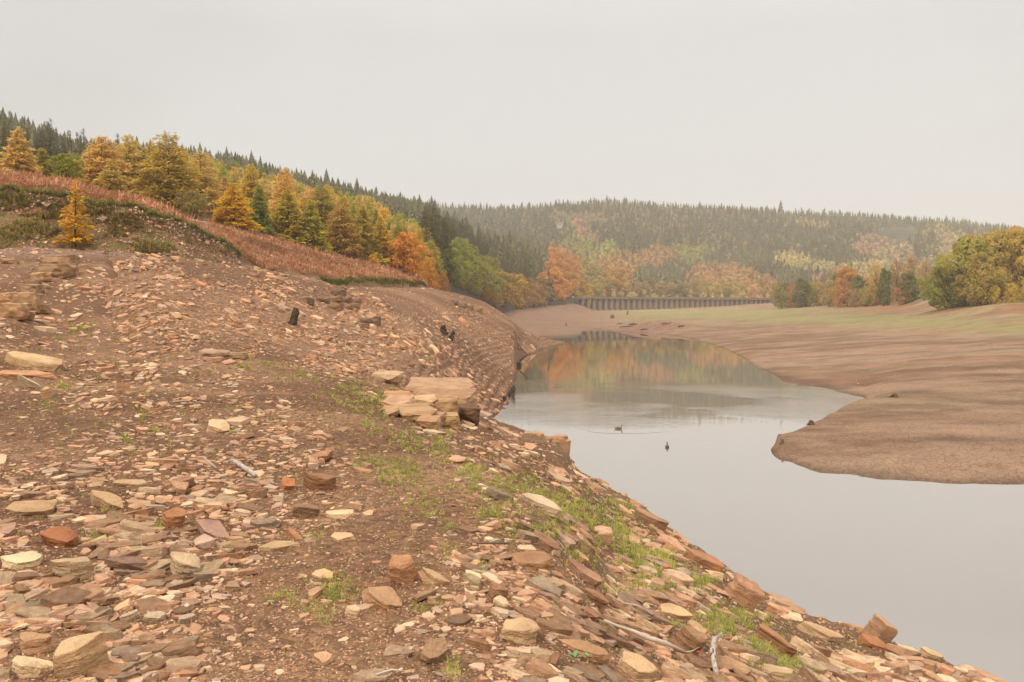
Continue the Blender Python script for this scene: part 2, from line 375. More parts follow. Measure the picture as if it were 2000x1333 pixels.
def det_H(X, Y, Z): return fbm(X * .02, Y * .02, 51) * 3.0 * sstep(120, 300, Y)
H = Land([
 c9(-900,(95,'z',20),(140,'z',30),(220,'z',55),(320,'z',90),(430,'z',130),(560,'z',160),(700,'z',180)),
 c9(0,   (95,'z',21),(135,338),(210,318),(300,290),(400,262),(480,250),(650,'z',120)),
 c9(200, (100,'z',20),(140,372),(210,350),(300,332),(400,318),(500,312),(700,'z',105)),
 c9(400, (110,'z',19),(145,425),(220,398),(320,368),(430,344),(560,326),(760,'z',100)),
 c9(620, (135,'z',17),(170,478),(250,447),(350,416),(470,390),(600,370),(800,'z',95)),
 c9(830, (170,'z',12),(200,552),(300,508),(410,472),(540,440),(720,418),(900,'z',90)),
 c9(950, (360,'z',5),(395,583),(470,553),(560,520),(660,494),(770,478),(900,'z',60)),
 c9(1100,(530,'z',6),(562,586),(620,564),(680,546),(740,532),(800,524),(900,'z',50)),
 c9(1165,(630,'z',6),(665,590),(700,578),(740,565),(780,553),(820,548),(930,'z',40)),
 c9(1250,(660,'z',6),(700,591),(735,582),(770,573),(810,565),(860,560),(950,'z',30)),
 c9(1500,(690,'z',4),(740,594),(760,592),(800,590),(850,590),(900,590),(1000,'z',10)),
], 95, 1000, 170, -900, 1500, 7, det_H)

def det_G(X, Y, Z): return fbm(X * .006, Y * .006, 61, 4) * 9 * sstep(760, 1000, Y)
G = Land([
 c9(300, (600,'z',5),(760,585),(850,560),(960,525),(1100,485),(1280,445),(1500,418),(1900,'z',150)),
 c9(840, (600,'z',5),(760,585),(850,560),(960,525),(1100,485),(1280,442),(1500,410),(1900,'z',150)),
 c9(1000,(600,'z',5),(760,585),(850,560),(960,525),(1100,480),(1280,438),(1500,406),(1900,'z',150)),
 c9(1200,(640,'z',6),(780,588),(880,562),(990,525),(1130,470),(1290,425),(1480,400),(1900,'z',150)),
 c9(1300,(660,'z',6),(790,590),(880,566),(990,530),(1130,478),(1290,435),(1480,409),(1900,'z',150)),
 c9(1450,(680,'z',6),(800,590),(880,568),(990,536),(1130,486),(1290,442),(1480,414),(1900,'z',150)),
 c9(1600,(560,'z',8),(740,586),(850,566),(980,538),(1130,492),(1290,450),(1460,424),(1900,'z',140)),
 c9(1800,(460,'z',8),(640,584),(780,562),(930,532),(1100,490),(1260,455),(1420,430),(1900,'z',140)),
 c9(1950,(460,'z',8),(620,582),(760,560),(900,535),(1060,502),(1220,470),(1400,446),(1900,'z',120)),
 c9(2200,(460,'z',8),(600,580),(740,560),(880,540),(1040,518),(1200,500),(1380,488),(1900,'z',100)),
 c9(2900,(460,'z',8),(600,575),(740,560),(880,550),(1040,540),(1200,530),(1380,525),(1900,'z',80)),
], 460, 2600, 150, 300, 2900, 13, det_G)

def det_E(X, Y, Z):
    land = sstep(-.1, .6, Z)
    m = fbm(X * .06, Y * .05, 71, 4) * .10 * sstep(60, 160, Y) + fbm(X * .35, Y * .35, 73, 4) * .05
    px = X / Y * F + 1000
    mound = np.exp(-((px - 1262) / 60) ** 2) * np.exp(-((Y - 328) / 26) ** 2) * 2.6 * (.7 + .6 * vnoise(X * .3, Y * .3, 77))
    mound2 = np.exp(-((px - 1345) / 45) ** 2) * np.exp(-((Y - 300) / 20) ** 2) * 1.2
    low = sstep(.5, 1.6, (px - 1150) / 60.0)
    return land * m + (mound + mound2) + fbm(X * .45, Y * .45, 78, 4) * .11 * (1 - sstep(70, 140, Y)) + fbm(X * .18, Y * .16, 75, 4) * .06 + fbm(X * .8, Y * .8, 79, 3) * .035
def zc(px, *k): return (px, [(a, 'z', b) for a, b in k])
E = Land([
 zc(600,  (40,-6),(100,-6),(150,-5),(190,-4),(240,-3),(285,-1),(330,2),(400,8),(460,12),(520,15),(600,18),(760,22)),
 zc(950,  (40,-6),(100,-6),(150,-5),(190,-4),(240,-2),(285,.2),(330,1.6),(385,4.2),(430,8.2),(480,12.2),(560,16),(760,20)),
 zc(1050, (40,-6),(100,-5),(150,-4),(195,-2.5),(235,-.8),(262,.15),(310,1.3),(380,3.8),(450,7.0),(530,12.0),(600,15),(760,18)),
 zc(1112, (40,-6),(100,-5),(150,-4),(200,-1.6),(232,-.3),(268,.15),(310,.9),(400,3.2),(500,6.4),(575,11.8),(620,13.5),(760,16)),
 zc(1135, (40,-6),(100,-5),(150,-4),(200,-2),(250,-1),(295,.1),(330,.7),(410,3.0),(510,5.6),(585,9.5),(640,11.5),(760,14)),
 zc(1165, (40,-6),(100,-5),(150,-4),(200,-2),(280,-1.2),(352,.1),(375,.7),(430,2.8),(520,5.2),(600,6.4),(680,8),(800,12)),
 zc(1230, (40,-6),(100,-5),(150,-4),(200,-2),(260,-1.2),(352,.1),(375,1.0),(440,3.0),(530,5.4),(610,6.6),(690,8),(820,12)),
 zc(1310, (40,-5),(100,-5),(150,-4),(200,-1.6),(250,-.6),(276,.1),(310,.9),(400,3.0),(520,5.8),(620,7.4),(700,9),(830,12)),
 zc(1410, (40,-5),(90,-4.5),(130,-3),(160,-1.2),(180,-.3),(190,.12),(250,1.0),(360,3.0),(490,6.2),(640,9.2),(720,10.5),(850,13)),
 zc(1485, (40,-5),(48,-3),(56,-2.5),(75,-2.2),(110,-1.0),(127,.12),(200,1.2),(330,3.6),(480,7.0),(650,11.0),(730,12.5),(880,14)),
 zc(1507, (40,-4),(49,-.9),(53.5,.05),(57,-.4),(90,-2),(118,.12),(190,1.2),(320,3.8),(470,7.4),(630,11.2),(700,12.5),(880,14)),
 zc(1530, (40,-4),(48.5,-.5),(52.5,.3),(57,.45),(62,-.4),(112,.12),(185,1.3),(310,4.0),(460,7.8),(610,11.4),(690,12.7),(880,14)),
 zc(1600, (38,-4),(46.5,.02),(55,.5),(63,.55),(69,-.3),(102,.12),(175,1.6),(290,4.4),(430,8.6),(560,11.6),(660,13),(850,15)),
 zc(1680, (38,-4),(45.2,.02),(56,.6),(74,.8),(80,-.1),(90,.15),(165,2.0),(270,4.8),(390,9.0),(500,12),(620,13.5),(850,16)),
 zc(1725, (38,-4),(44.8,.02),(56,.65),(75,.95),(82,.8),(92,.8),(160,2.2),(255,5.0),(360,9.2),(460,12),(580,14.5),(850,17)),
 zc(1785, (38,-4),(44.4,.02),(56,.7),(75,1.0),(83,1.0),(94,1.2),(158,2.5),(235,5.1),(320,9.2),(400,17),(520,23),(850,27)),
 zc(1850, (38,-4),(44,.02),(56,.75),(75,1.1),(84,1.2),(96,1.5),(155,2.9),(215,5.2),(270,9.0),(330,12.4),(480,17),(850,24)),
 zc(2000, (38,-4),(43.4,.02),(56,.8),(75,1.2),(84,1.4),(96,1.8),(140,3.4),(185,6.0),(225,9.0),(270,12.2),(400,19),(850,34)),
 zc(2900, (36,-4),(42,.05),(56,1.0),(75,1.6),(84,1.9),(96,2.4),(140,4.4),(185,7.0),(225,10),(270,13.5),(400,22),(850,45)),
], 38, 880, 400, 600, 2900, 4.5, det_E)
def ground(X, Y, lands=None):
    return np.max(np.stack([l.h(X, Y) for l in (lands or (A, B, D, H, G, E))]), 0)
def gz(x, y, *lands): return float(ground(np.array([x]), np.array([y]), lands or None)[0])
def P(px, py, Y):   # world point on the line of sight through a photograph point, at distance Y
    return Vector(((px - 1000) / F * Y, Y, EYE + (HOR - py) / F * Y))
def on(land, px, py, ymin=0):
    Y = float(land.hit([px], [py], ymin)[0]); x = (px - 1000) / F * Y
    return Vector((x, Y, float(land.h(np.array([x]), np.array([Y]))[0])))

# colours of the sheets (soil, silt, algae, moss, and shade painted at ledges and turf lip)
def col_A(x, y, z):
    n = fbm(x * .35, y * .35, 101)[:, None]; k = sstep(-.3, .5, n)
    c = lerp(np.array([.19, .100, .050]), np.array([.33, .192, .108]), k)
    px = (x / y * F + 1000)[:, None]
    g = sstep(.0, .5, fbm(x * .5 + 9, y * .5, 111)[:, None] + .15) * sstep(1000, 1250, px) * .45
    c = lerp(c, np.array([.20, .185, .065]), g)
    pl = (sstep(52, 62, y) * sstep(12.2, 13.2, z))[:, None]
    return lerp(c, np.array([.30, .195, .15]), pl * .8)
def col_B(x, y, z):
    n = fbm(x * .09, y * .09, 103)[:, None]; k = sstep(-.35, .35, n)
    c = lerp(np.array([.24, .128, .068]), np.array([.36, .210, .118]), k)
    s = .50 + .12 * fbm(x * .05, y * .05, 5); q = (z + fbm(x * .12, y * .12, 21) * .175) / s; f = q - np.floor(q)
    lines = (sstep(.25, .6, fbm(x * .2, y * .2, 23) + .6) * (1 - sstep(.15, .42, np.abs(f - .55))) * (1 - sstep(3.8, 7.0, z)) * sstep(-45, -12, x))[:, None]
    c = lerp(c, np.array([.10, .052, .030]), lines * .30)  # riser lines darkened: undercut shade put into the colour along with dark soil
    pl = sstep(12.6, 13.4, z)[:, None] * (1 - sstep(100, 130, y))[:, None]
    c = lerp(c, np.array([.31, .20, .15]), pl)
    wet = (1 - sstep(.05, .35, z + fbm(x * .4, y * .4, 104) * .1))[:, None]
    return lerp(c, np.array([.16, .085, .05]), wet)
LIPX = [-700,0,110,200,290,350,400,445,462,480,600,660,760,825,850]; LIPY = [67,72.5,73.5,74.5,77,79.5,83.5,87,90.5,93.5,104,113,138,162,170]
def col_D(x, y, z):
    px = x / y * F + 1000; row = HOR - (z - EYE) / y * F
    n = fbm(x * .35, y * .35 + z, 105)[:, None]; n2 = fbm(x * 1.3, y * 1.3 + z * 1.5, 107)[:, None]
    earth = lerp(np.array([.25, .145, .07]), np.array([.36, .225, .115]), sstep(-.3, .4, n))
    moss = np.array([.20, .175, .06]); past = (sstep(0, 1.5, y - np.interp(px, [-700,0,110,200,290,350,400,445,462,480,600,660,760,825,850], [67,72.5,73.5,74.5,77,79.5,83.5,87,90.5,93.5,104,113,138,162,170])))[:, None]
    earth = lerp(earth, np.array([.33, .15, .075]), past)
    earth = lerp(earth, moss, sstep(.02, .45, n2 + n * .5) * (1 - sstep(380, 460, px))[:, None] * (1 - past))
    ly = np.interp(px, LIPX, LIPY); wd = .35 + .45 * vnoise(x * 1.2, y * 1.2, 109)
    peat_shade = (sstep(-wd, -wd * .6, y - ly) * (1 - sstep(-.15, .1, y - ly)) * ((px < 470) | (px > 625)))[:, None]  # dark band under the turf lip: peaty soil with overhang shade painted in
    return lerp(earth, np.array([.055, .036, .022]), peat_shade * .85)
def col_E(x, y, z):
    px = x / y * F + 1000; row = HOR - (z - EYE) / y * F
    st = fbm(x * .03, y * .045, 121, 5)[:, None]; st2 = fbm(x * .16 + 3, y * .30, 123, 5)[:, None]
    c = lerp(np.array([.24, .132, .070]), np.array([.41, .252, .155]), sstep(-.4, .4, st * .7 + st2 * .8))
    c = lerp(c, np.array([.42, .17, .085]), sstep(.12, .5, fbm(x * .03, y * .10, 125, 4)[:, None]) * sstep(75, 130, y)[:, None] * .6)
    olive = sstep(.05, .5, fbm(x * .02 + 5, y * .12, 127, 4)[:, None]) * .5 * sstep(60, 75, y)[:, None]
    c = lerp(c, np.array([.31, .24, .12]), olive)
    # the algae-green flats along the old river bed
    gr = np.exp(-(((row - 619 - np.clip((px - 1500) / 500, -.2, 1.2) * 20 - fbm(x * .02, y * .02, 129) * 7) / 14.0) ** 2)) * sstep(1130, 1250, px)
    gr = gr + .5 * np.exp(-(((row - 606) / 5) ** 2)) * sstep(1380, 1500, px) * (1 - sstep(1600, 1800, px))
    gr = np.clip(gr * (.8 + .6 * fbm(x * .05, y * .15, 131)), 0, 1)[:, None]
    c = lerp(c, np.array([.31, .29, .095]), gr * .88)
    och = (np.exp(-(((row - 603 - fbm(x * .03, y * .05, 133) * 5) / 8) ** 2)) * sstep(1560, 1700, px))[:, None] * (1 - gr)
    c = lerp(c, np.array([.36, .17, .07]), och * .8)
    pale = (sstep(.15, .4, fbm(x * .025, y * .09, 135)) * sstep(1620, 1800, px) * (1 - sstep(600, 640, row)))[:, None]
    c = lerp(c, np.array([.42, .34, .18]), pale * .6)
    farl = (1 - sstep(1120, 1250, px))[:, None]
    c = lerp(c, np.array([.27, .15, .09]), farl * .75)
    mound = (np.exp(-((px - 1270) / 75) ** 2) * np.exp(-((y - 322) / 32) ** 2))[:, None]
    c = lerp(c, np.array([.27, .135, .08]), np.clip(mound * 1.2, 0, .8))
    top = (sstep(10.5, 12.5, z) * sstep(1580, 1650, px))[:, None]
    c = lerp(c, np.array([.26, .24, .08]), top * .8)
    wet = (1 - sstep(.02, .16 + .12 * vnoise(x * .3, y * .3, 137), z))[:, None]
    rough = sstep(.1, .5, fbm(x * .25, y * .5, 139, 5))[:, None] * .16
    return lerp(c * (1 - rough), c * .55, wet)
def col_G(x, y, z):
    n = fbm(x * .01, y * .01, 141)[:, None]
    return lerp(np.array([.10, .095, .05]), np.array([.22, .17, .09]), sstep(-.3, .3, n))
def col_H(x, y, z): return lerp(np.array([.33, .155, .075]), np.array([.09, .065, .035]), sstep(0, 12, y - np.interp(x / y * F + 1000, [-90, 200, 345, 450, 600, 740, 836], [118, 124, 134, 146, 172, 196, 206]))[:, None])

def mat_mud():
    m = NM('lake_bed_silt'); p = m.pos()
    cr = m.voro(p, 2.6, 'DISTANCE_TO_EDGE'); f = m.rng(cr.outputs['Distance'], .0, .07, .0, 1.0)
    n = m.noise(p, .9, 6, .65); n2 = m.noise(p, 12, 4, .65); b = m.n('ShaderNodeMapping'); b.inputs['Scale'].default_value = (.5, 1.4, .5); m.l(p, b.inputs['Vector'])
    bands = m.noise(b.outputs[0], .8, 5, .65)
    md = m.noise(p, 2.6, 6, .75)
    crack = m.ramp(f, [(0, (.55, .47, .42)), (.6, (1, 1, 1))])
    c = m.mix(m.tint(), crack, m.rng(n, .36, .60, .15, .95), 'MULTIPLY')
    pt = m.noise(p, .22, 5, .7); c = m.mix(c, m.ramp(pt, [(.35, (.78, .70, .64)), (.5, (1, 1, 1)), (.68, (1.14, 1.12, 1.1))]), .8, 'MULTIPLY')
    sk = m.voro(p, 3.1); c = m.mix(c, (.12, .07, .045), m.mul(m.rng(sk.outputs['Distance'], .0, .13, 1, 0), m.rng(n2, .5, .6, 0, .8)))
    c = m.mix(c, m.ramp(n2, [(.3, (.70, .68, .66)), (.55, (1.02, 1.02, 1.02)), (.75, (1.22, 1.2, 1.16))]), .8, 'MULTIPLY')
    c = m.mix(c, m.ramp(md, [(.33, (.72, .66, .6)), (.5, (1, 1, 1)), (.66, (1.2, 1.18, 1.16))]), .75, 'MULTIPLY')
    c = m.mix(c, m.ramp(bands, [(.3, (.72, .68, .64)), (.5, (1, 1, 1)), (.72, (1.2, 1.18, 1.16))]), .25, 'MULTIPLY')
    m.color(c); m.bump(m.add(m.add(m.mul(f, .6), m.mul(n2, 1.2)), m.mul(md, 1.5)), .09); m.bs.inputs['Roughness'].default_value = .75
    return m.m
def mat_soil(name, sc=1.5):
    m = NM(name); p = m.pos(); n = m.noise(p, sc, 7, .7); n2 = m.noise(p, sc * 7, 5, .7)
    c = m.mix(m.tint(), m.ramp(n, [(.32, (.45, .40, .36)), (.5, (1, 1, 1)), (.7, (1.35, 1.25, 1.1))]), .8, 'MULTIPLY')
    c = m.mix(c, m.ramp(n2, [(.3, (.6, .58, .55)), (.7, (1.3, 1.27, 1.2))]), .8, 'MULTIPLY')
    m.color(c); m.bump(m.add(n, m.mul(n2, .4)), .5 / sc); return m.m
bank = A.mesh('stony_bank', M_bank, col_A)
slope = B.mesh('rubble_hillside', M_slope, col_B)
cliff = D.mesh('earth_bank', mat_soil('earth', 1.2), col_D)
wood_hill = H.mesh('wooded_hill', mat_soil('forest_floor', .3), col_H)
far_hill = G.mesh('far_hill', mat_soil('hill_ground', .05), col_G)
bed = E.mesh('lake_bed', mat_mud(), col_E)

# water
def mat_water():
    m = NM('lake_water'); p = m.pos()
    m.t.nodes.remove(m.bs); df = m.n('ShaderNodeBsdfDiffuse'); df.inputs['Color'].default_value = (.165, .118, .082, 1)
    gl = m.n('ShaderNodeBsdfGlossy'); gl.inputs['Roughness'].default_value = .03; gl.inputs['Color'].default_value = (.97, .94, .91, 1)
    lw = m.n('ShaderNodeLayerWeight'); lw.inputs['Blend'].default_value = .5; ms = m.n('ShaderNodeMixShader')
    pw = m.n('ShaderNodeMath', operation='POWER'); m.l(lw.outputs['Facing'], pw.inputs[0]); pw.inputs[1].default_value = 1.35; m.l(pw.outputs[0], ms.inputs['Fac']); m.l(df.outputs[0], ms.inputs[1]); m.l(gl.outputs[0], ms.inputs[2]); m.l(ms.outputs[0], m.out.inputs['Surface'])
    big = m.noise(m.pos((.05, .05, .05)), .9, 3, .5)
    mask = m.rng(big, .44, .62, .0, 1.0)
    s = m.n('ShaderNodeMapping'); s.inputs['Scale'].default_value = (.75, 1.6, 1); m.l(p, s.inputs['Vector'])
    rip = m.noise(s.outputs[0], 2.4, 3, .55); fine = m.noise(s.outputs[0], .35, 2, .5)
    # breeze belt 60-110 m out is rougher than the rest
    sp = m.n('ShaderNodeSeparateXYZ'); m.l(p, sp.inputs[0])
    belt = m.mul(m.rng(sp.outputs['Y'], 62, 78, 0, 1), m.rng(sp.outputs['Y'], 84, 108, 1, .0))
    near = m.rng(sp.outputs['Y'], 35, 90, .03, .022)
    amp = m.add(m.mul(belt, m.add(m.mul(mask, 1.3), .05)), near)
    s3 = m.n('ShaderNodeMapping'); s3.inputs['Scale'].default_value = (.55, 1.1, 1); m.l(p, s3.inputs['Vector']); chop = m.noise(s3.outputs[0], 1.1, 4, .6)
    h = m.add(m.mul(rip, m.mul(amp, .5)), m.mul(chop, m.mul(belt, m.mul(mask, .9))))
    # rings spreading from the two ducks
    for (cx, cy_, R) in ((8.6, 64.5, 5.0), (13.0, 54.2, 3.7)):
        dx = m.add(sp.outputs['X'], -cx); dy = m.add(sp.outputs['Y'], -cy_)
        r2 = m.add(m.mul(dx, dx), m.mul(dy, m.mul(dy, 1.0))); sq = m.n('ShaderNodeMath', operation='SQRT'); m.l(r2, sq.inputs[0]); r = m.add(sq.outputs[0], m.mul(fine, 1.3))
        sn = m.n('ShaderNodeMath', operation='SINE'); m.l(m.mul(r, 5.5), sn.inputs[0])
        env = m.mul(m.rng(r, R - 1.3, R - .5, .12, 1), m.rng(r, R - .3, R + .3, 1, 0))
        h = m.add(h, m.mul(m.mul(sn.outputs[0], env), .025))
    h = m.add(h, m.mul(fine, .06))
    bp_ = m.n('ShaderNodeBump', i_Strength=1.0, i_Distance=.05); m.l(h, bp_.inputs['Height'])
    for nd in (df, gl, lw): m.l(bp_.outputs[0], nd.inputs['Normal'])
    return m.m
g = 40
xs = np.linspace(-60, 420, g); ys = np.linspace(6, 420, g)
XX, YY_ = np.meshgrid(xs, ys, indexing='ij'); idx = np.arange(g * g).reshape(g, g)
Q = np.stack([idx[:-1, :-1], idx[1:, :-1], idx[1:, 1:], idx[:-1, 1:]], -1).reshape(-1, 4)
water = mobj('lake_water', raw_mesh('lake_water', np.stack([XX, YY_, XX * 0], -1).reshape(-1, 3), Q, mat_water(), True)); tag(water, kind='structure')
# terrain beyond the lines of sight, so that the place goes on
gm = NM('meadow'); gp = gm.pos(); gm.color(gm.ramp(gm.noise(gp, .01, 5), [(.3, (.12, .10, .05)), (.7, (.22, .19, .09))]))
s_ = 3500
base = mobj('ground', raw_mesh('ground', [(-s_, -s_, -8), (s_, -s_, -8), (s_, s_ , -8), (-s_, s_, -8)], [(0, 1, 2, 3)], gm.m)); tag(base, kind='structure')
# haze
hz = NM('haze'); hz.t.nodes.remove(hz.bs)
pv = hz.n('ShaderNodeVolumePrincipled'); pv.inputs['Density'].default_value = .00026
pv.inputs['Color'].default_value = (1.0, .955, .90, 1); pv.inputs['Anisotropy'].default_value = .0
hz.l(pv.outputs[0], hz.out.inputs['Volume'])
bx0, bx1, by0, by1, bz0, bz1 = -3600, 3600, -3600, 3600, -9, 265
bv = [(x, y, z) for x in (bx0, bx1) for y in (by0, by1) for z in (bz0, bz1)]
haze = mobj('haze', raw_mesh('haze', bv, [(0, 1, 3, 2), (4, 6, 7, 5), (0, 4, 5, 1), (2, 3, 7, 6), (0, 2, 6, 4), (1, 5, 7, 3)], hz.m)); tag(haze, kind='stuff')
# ---------------------------------------------------------------- rocks
rng = np.random.default_rng(11)
TAN, OTAN, RUST, BROWN, GREY, PURP = (.60,.435,.29), (.50,.295,.175), (.43,.18,.085), (.30,.165,.10), (.34,.26,.20), (.285,.165,.135)
TAN, OTAN, RUST, BROWN, GREY, PURP = (.62,.44,.29), (.53,.315,.19), (.46,.245,.14), (.41,.245,.155), (.45,.325,.235), (.42,.275,.195)
PAL = np.array([TAN, OTAN, RUST, BROWN, GREY, PURP])
def hull_pts(r, n=6, slab=True):
    a = np.sort(r.uniform(0, 2 * PI, n)) if not slab else (np.arange(n) + r.uniform(-.35, .35, n)) * 2 * PI / n
    rad = r.uniform(.72, 1.1, n); x = np.cos(a) * rad; y = np.sin(a) * rad; tl = r.uniform(-.25, .25, 2)
    top = np.stack([x * r.uniform(.72, 1, n), y * r.uniform(.72, 1, n), 1 + x * tl[0] + y * tl[1] + r.uniform(-.22, .22, n)], 1)
    bot = np.stack([x * r.uniform(.7, 1, n), y * r.uniform(.7, 1, n), -1 + r.uniform(-.25, .25, n)], 1)
    return np.concatenate([top, bot])
def hull_bm(pts):
    bm = bmesh.new()
    for p in pts: bm.verts.new(p)
    r = bmesh.ops.convex_hull(bm, input=bm.verts[:])
    bmesh.ops.delete(bm, geom=[v for v in bm.verts if not v.link_faces], context='VERTS')
    bmesh.ops.recalc_face_normals(bm, faces=bm.faces[:]); return bm
def low_template(r, n=6):
    bm = hull_bm(hull_pts(r, n)); bmesh.ops.triangulate(bm, faces=bm.faces[:])
    bm.verts.index_update(); V = np.array([v.co[:] for v in bm.verts]); T = np.array([[v.index for v in f.verts] for f in bm.faces]); bm.free()
    return V, T
def fine_rock(r, n=7, cuts=2, rough=.05, bev=.07, dims=(1, 1, 1), pts=None):
    bm = hull_bm(pts if pts is not None else hull_pts(r, n)); 
    for v in bm.verts: v.co = Vector((v.co.x * dims[0], v.co.y * dims[1], v.co.z * dims[2]))
    md = min(dims)
    bmesh.ops.dissolve_limit(bm, angle_limit=.12, verts=bm.verts[:], edges=bm.edges[:])
    try: bmesh.ops.bevel(bm, geom=bm.edges[:], offset=bev * md, segments=2, profile=.5, affect='EDGES', clamp_overlap=True)
    except Exception: pass
    bmesh.ops.triangulate(bm, faces=bm.faces[:])
    for _ in range(cuts):
        el = [e for e in bm.edges if e.calc_length() > .16 * max(dims)]
        if el: bmesh.ops.subdivide_edges(bm, edges=el, cuts=1, use_grid_fill=True)
        bmesh.ops.triangulate(bm, faces=bm.faces[:])
    V = np.array([v.co[:] for v in bm.verts]); o = r.uniform(0, 99, 3); s = 1.6 / max(dims)
    for i, v in enumerate(bm.verts): v.co += Vector(((0, 0, 0)))
    nx = fbm(V[:, 1] * s + o[0], V[:, 2] * s * 2.5 + o[1], 5, 3); ny = fbm(V[:, 0] * s + o[1], V[:, 2] * s * 2.5 + o[2], 6, 3)
    nzz = fbm(V[:, 0] * s * 1.3 + o[2], V[:, 1] * s * 1.3 + o[0], 7, 4)
    lam = np.round((V[:, 2] / dims[2] + nzz * .3) * 3.0) % 2 - .5     # bedding: alternate layers stand a little proud
    rr = np.hypot(V[:, 0], V[:, 1]) + 1e-6
    for i, v in enumerate(bm.verts):
        k = lam[i] * .018 * max(dims)
        v.co += Vector((nx[i] * rough * dims[0] * 1.5 + V[i, 0] / rr[i] * k, ny[i] * rough * dims[1] * 1.5 + V[i, 1] / rr[i] * k, nzz[i] * rough * 2.2 * dims[2]))
    return bm
def bm_mesh(bm, name, mat, smooth=False):
    me = bpy.data.meshes.new(name); bm.to_mesh(me); bm.free(); me.materials.append(mat)
    if smooth: me.polygons.foreach_set('use_smooth', np.ones(len(me.polygons), bool))
    return me
def soft_mesh(bm, name, mat):   # smooth faces with crisp edges above 32 degrees
    me = bm_mesh(bm, name, mat, True)
    try: me.set_sharp_from_angle(angle=math.radians(13))
    except Exception: pass
    return me
def jit(c, r, s=.10, v=.16):
    c = np.array(c) * (1 + r.uniform(-v, v)) * (1 + r.uniform(-s, s, 3) * np.array([.3, .5, 1.0])); return tuple(np.clip(c, .01, .9))

def frames(land, X, Y, r, tilt, align_sd, e=.3):
    """rotation matrices that lay stones on the ground, long axis mostly down the slope"""
    gx, gy = land.grad(X, Y, e); n = len(X); gx = np.clip(gx, -1.2, 1.2); gy = np.clip(gy, -1.2, 1.2)
    N = np.stack([-gx * .85 + r.normal(0, tilt, n), -gy * .85 + r.normal(0, tilt, n), np.ones(n)], 1); N /= np.linalg.norm(N, axis=1)[:, None]
    yaw = np.arctan2(-gy, -gx) + r.normal(0, align_sd, n)
    flat = np.hypot(gx, gy) < .12; yaw = np.where(flat, r.normal(0, 1.2, n), yaw)
    D_ = np.stack([np.cos(yaw), np.sin(yaw), np.zeros(n)], 1)
    T = D_ - N * (D_ * N).sum(1)[:, None]; T /= np.linalg.norm(T, axis=1)[:, None]
    Bv = np.cross(N, T); return np.stack([T, Bv, N], 2)
def joined_stones(name, parent, tmpl, X, Y, Z, R, S, C, mat):
    """many small stones as one mesh (uncountable scree)"""
    Vs, Ts, Cs = [], [], []; off = 0; pick = rng.integers(0, len(tmpl), len(X))
    for t, (V, T) in enumerate(tmpl):
        k = np.where(pick == t)[0]
        if not len(k): continue
        W = np.einsum('nij,nvj->nvi', R[k], V[None] * S[k][:, None, :]) + np.stack([X[k], Y[k], Z[k]], 1)[:, None, :]
        Vs.append(W.reshape(-1, 3)); Ts.append((T[None] + (np.arange(len(k)) * len(V))[:, None, None] + off).reshape(-1, 3))
        Cs.append(np.repeat(C[k], len(V), 0)); off += len(k) * len(V)
    V = np.concatenate(Vs); T = np.concatenate(Ts); print('STONES', name, len(X), len(T))
    o = mobj(name, raw_mesh(name, V, T, mat, False, np.concatenate(Cs)), parent); tag(o, kind='stuff'); return o
TM = [low_template(rng, n) for n in (4, 5, 5, 6, 6, 6, 7, 5, 6, 7, 4, 5)]
TS = [low_template(rng, n) for n in (3, 3, 4, 4, 3, 4)]
FINE = [soft_mesh(fine_rock(np.random.default_rng(500 + i), 5 + i % 4, 2, .05, .10, (1, .62, .26)), 'stone', M_stone) for i in range(26)]

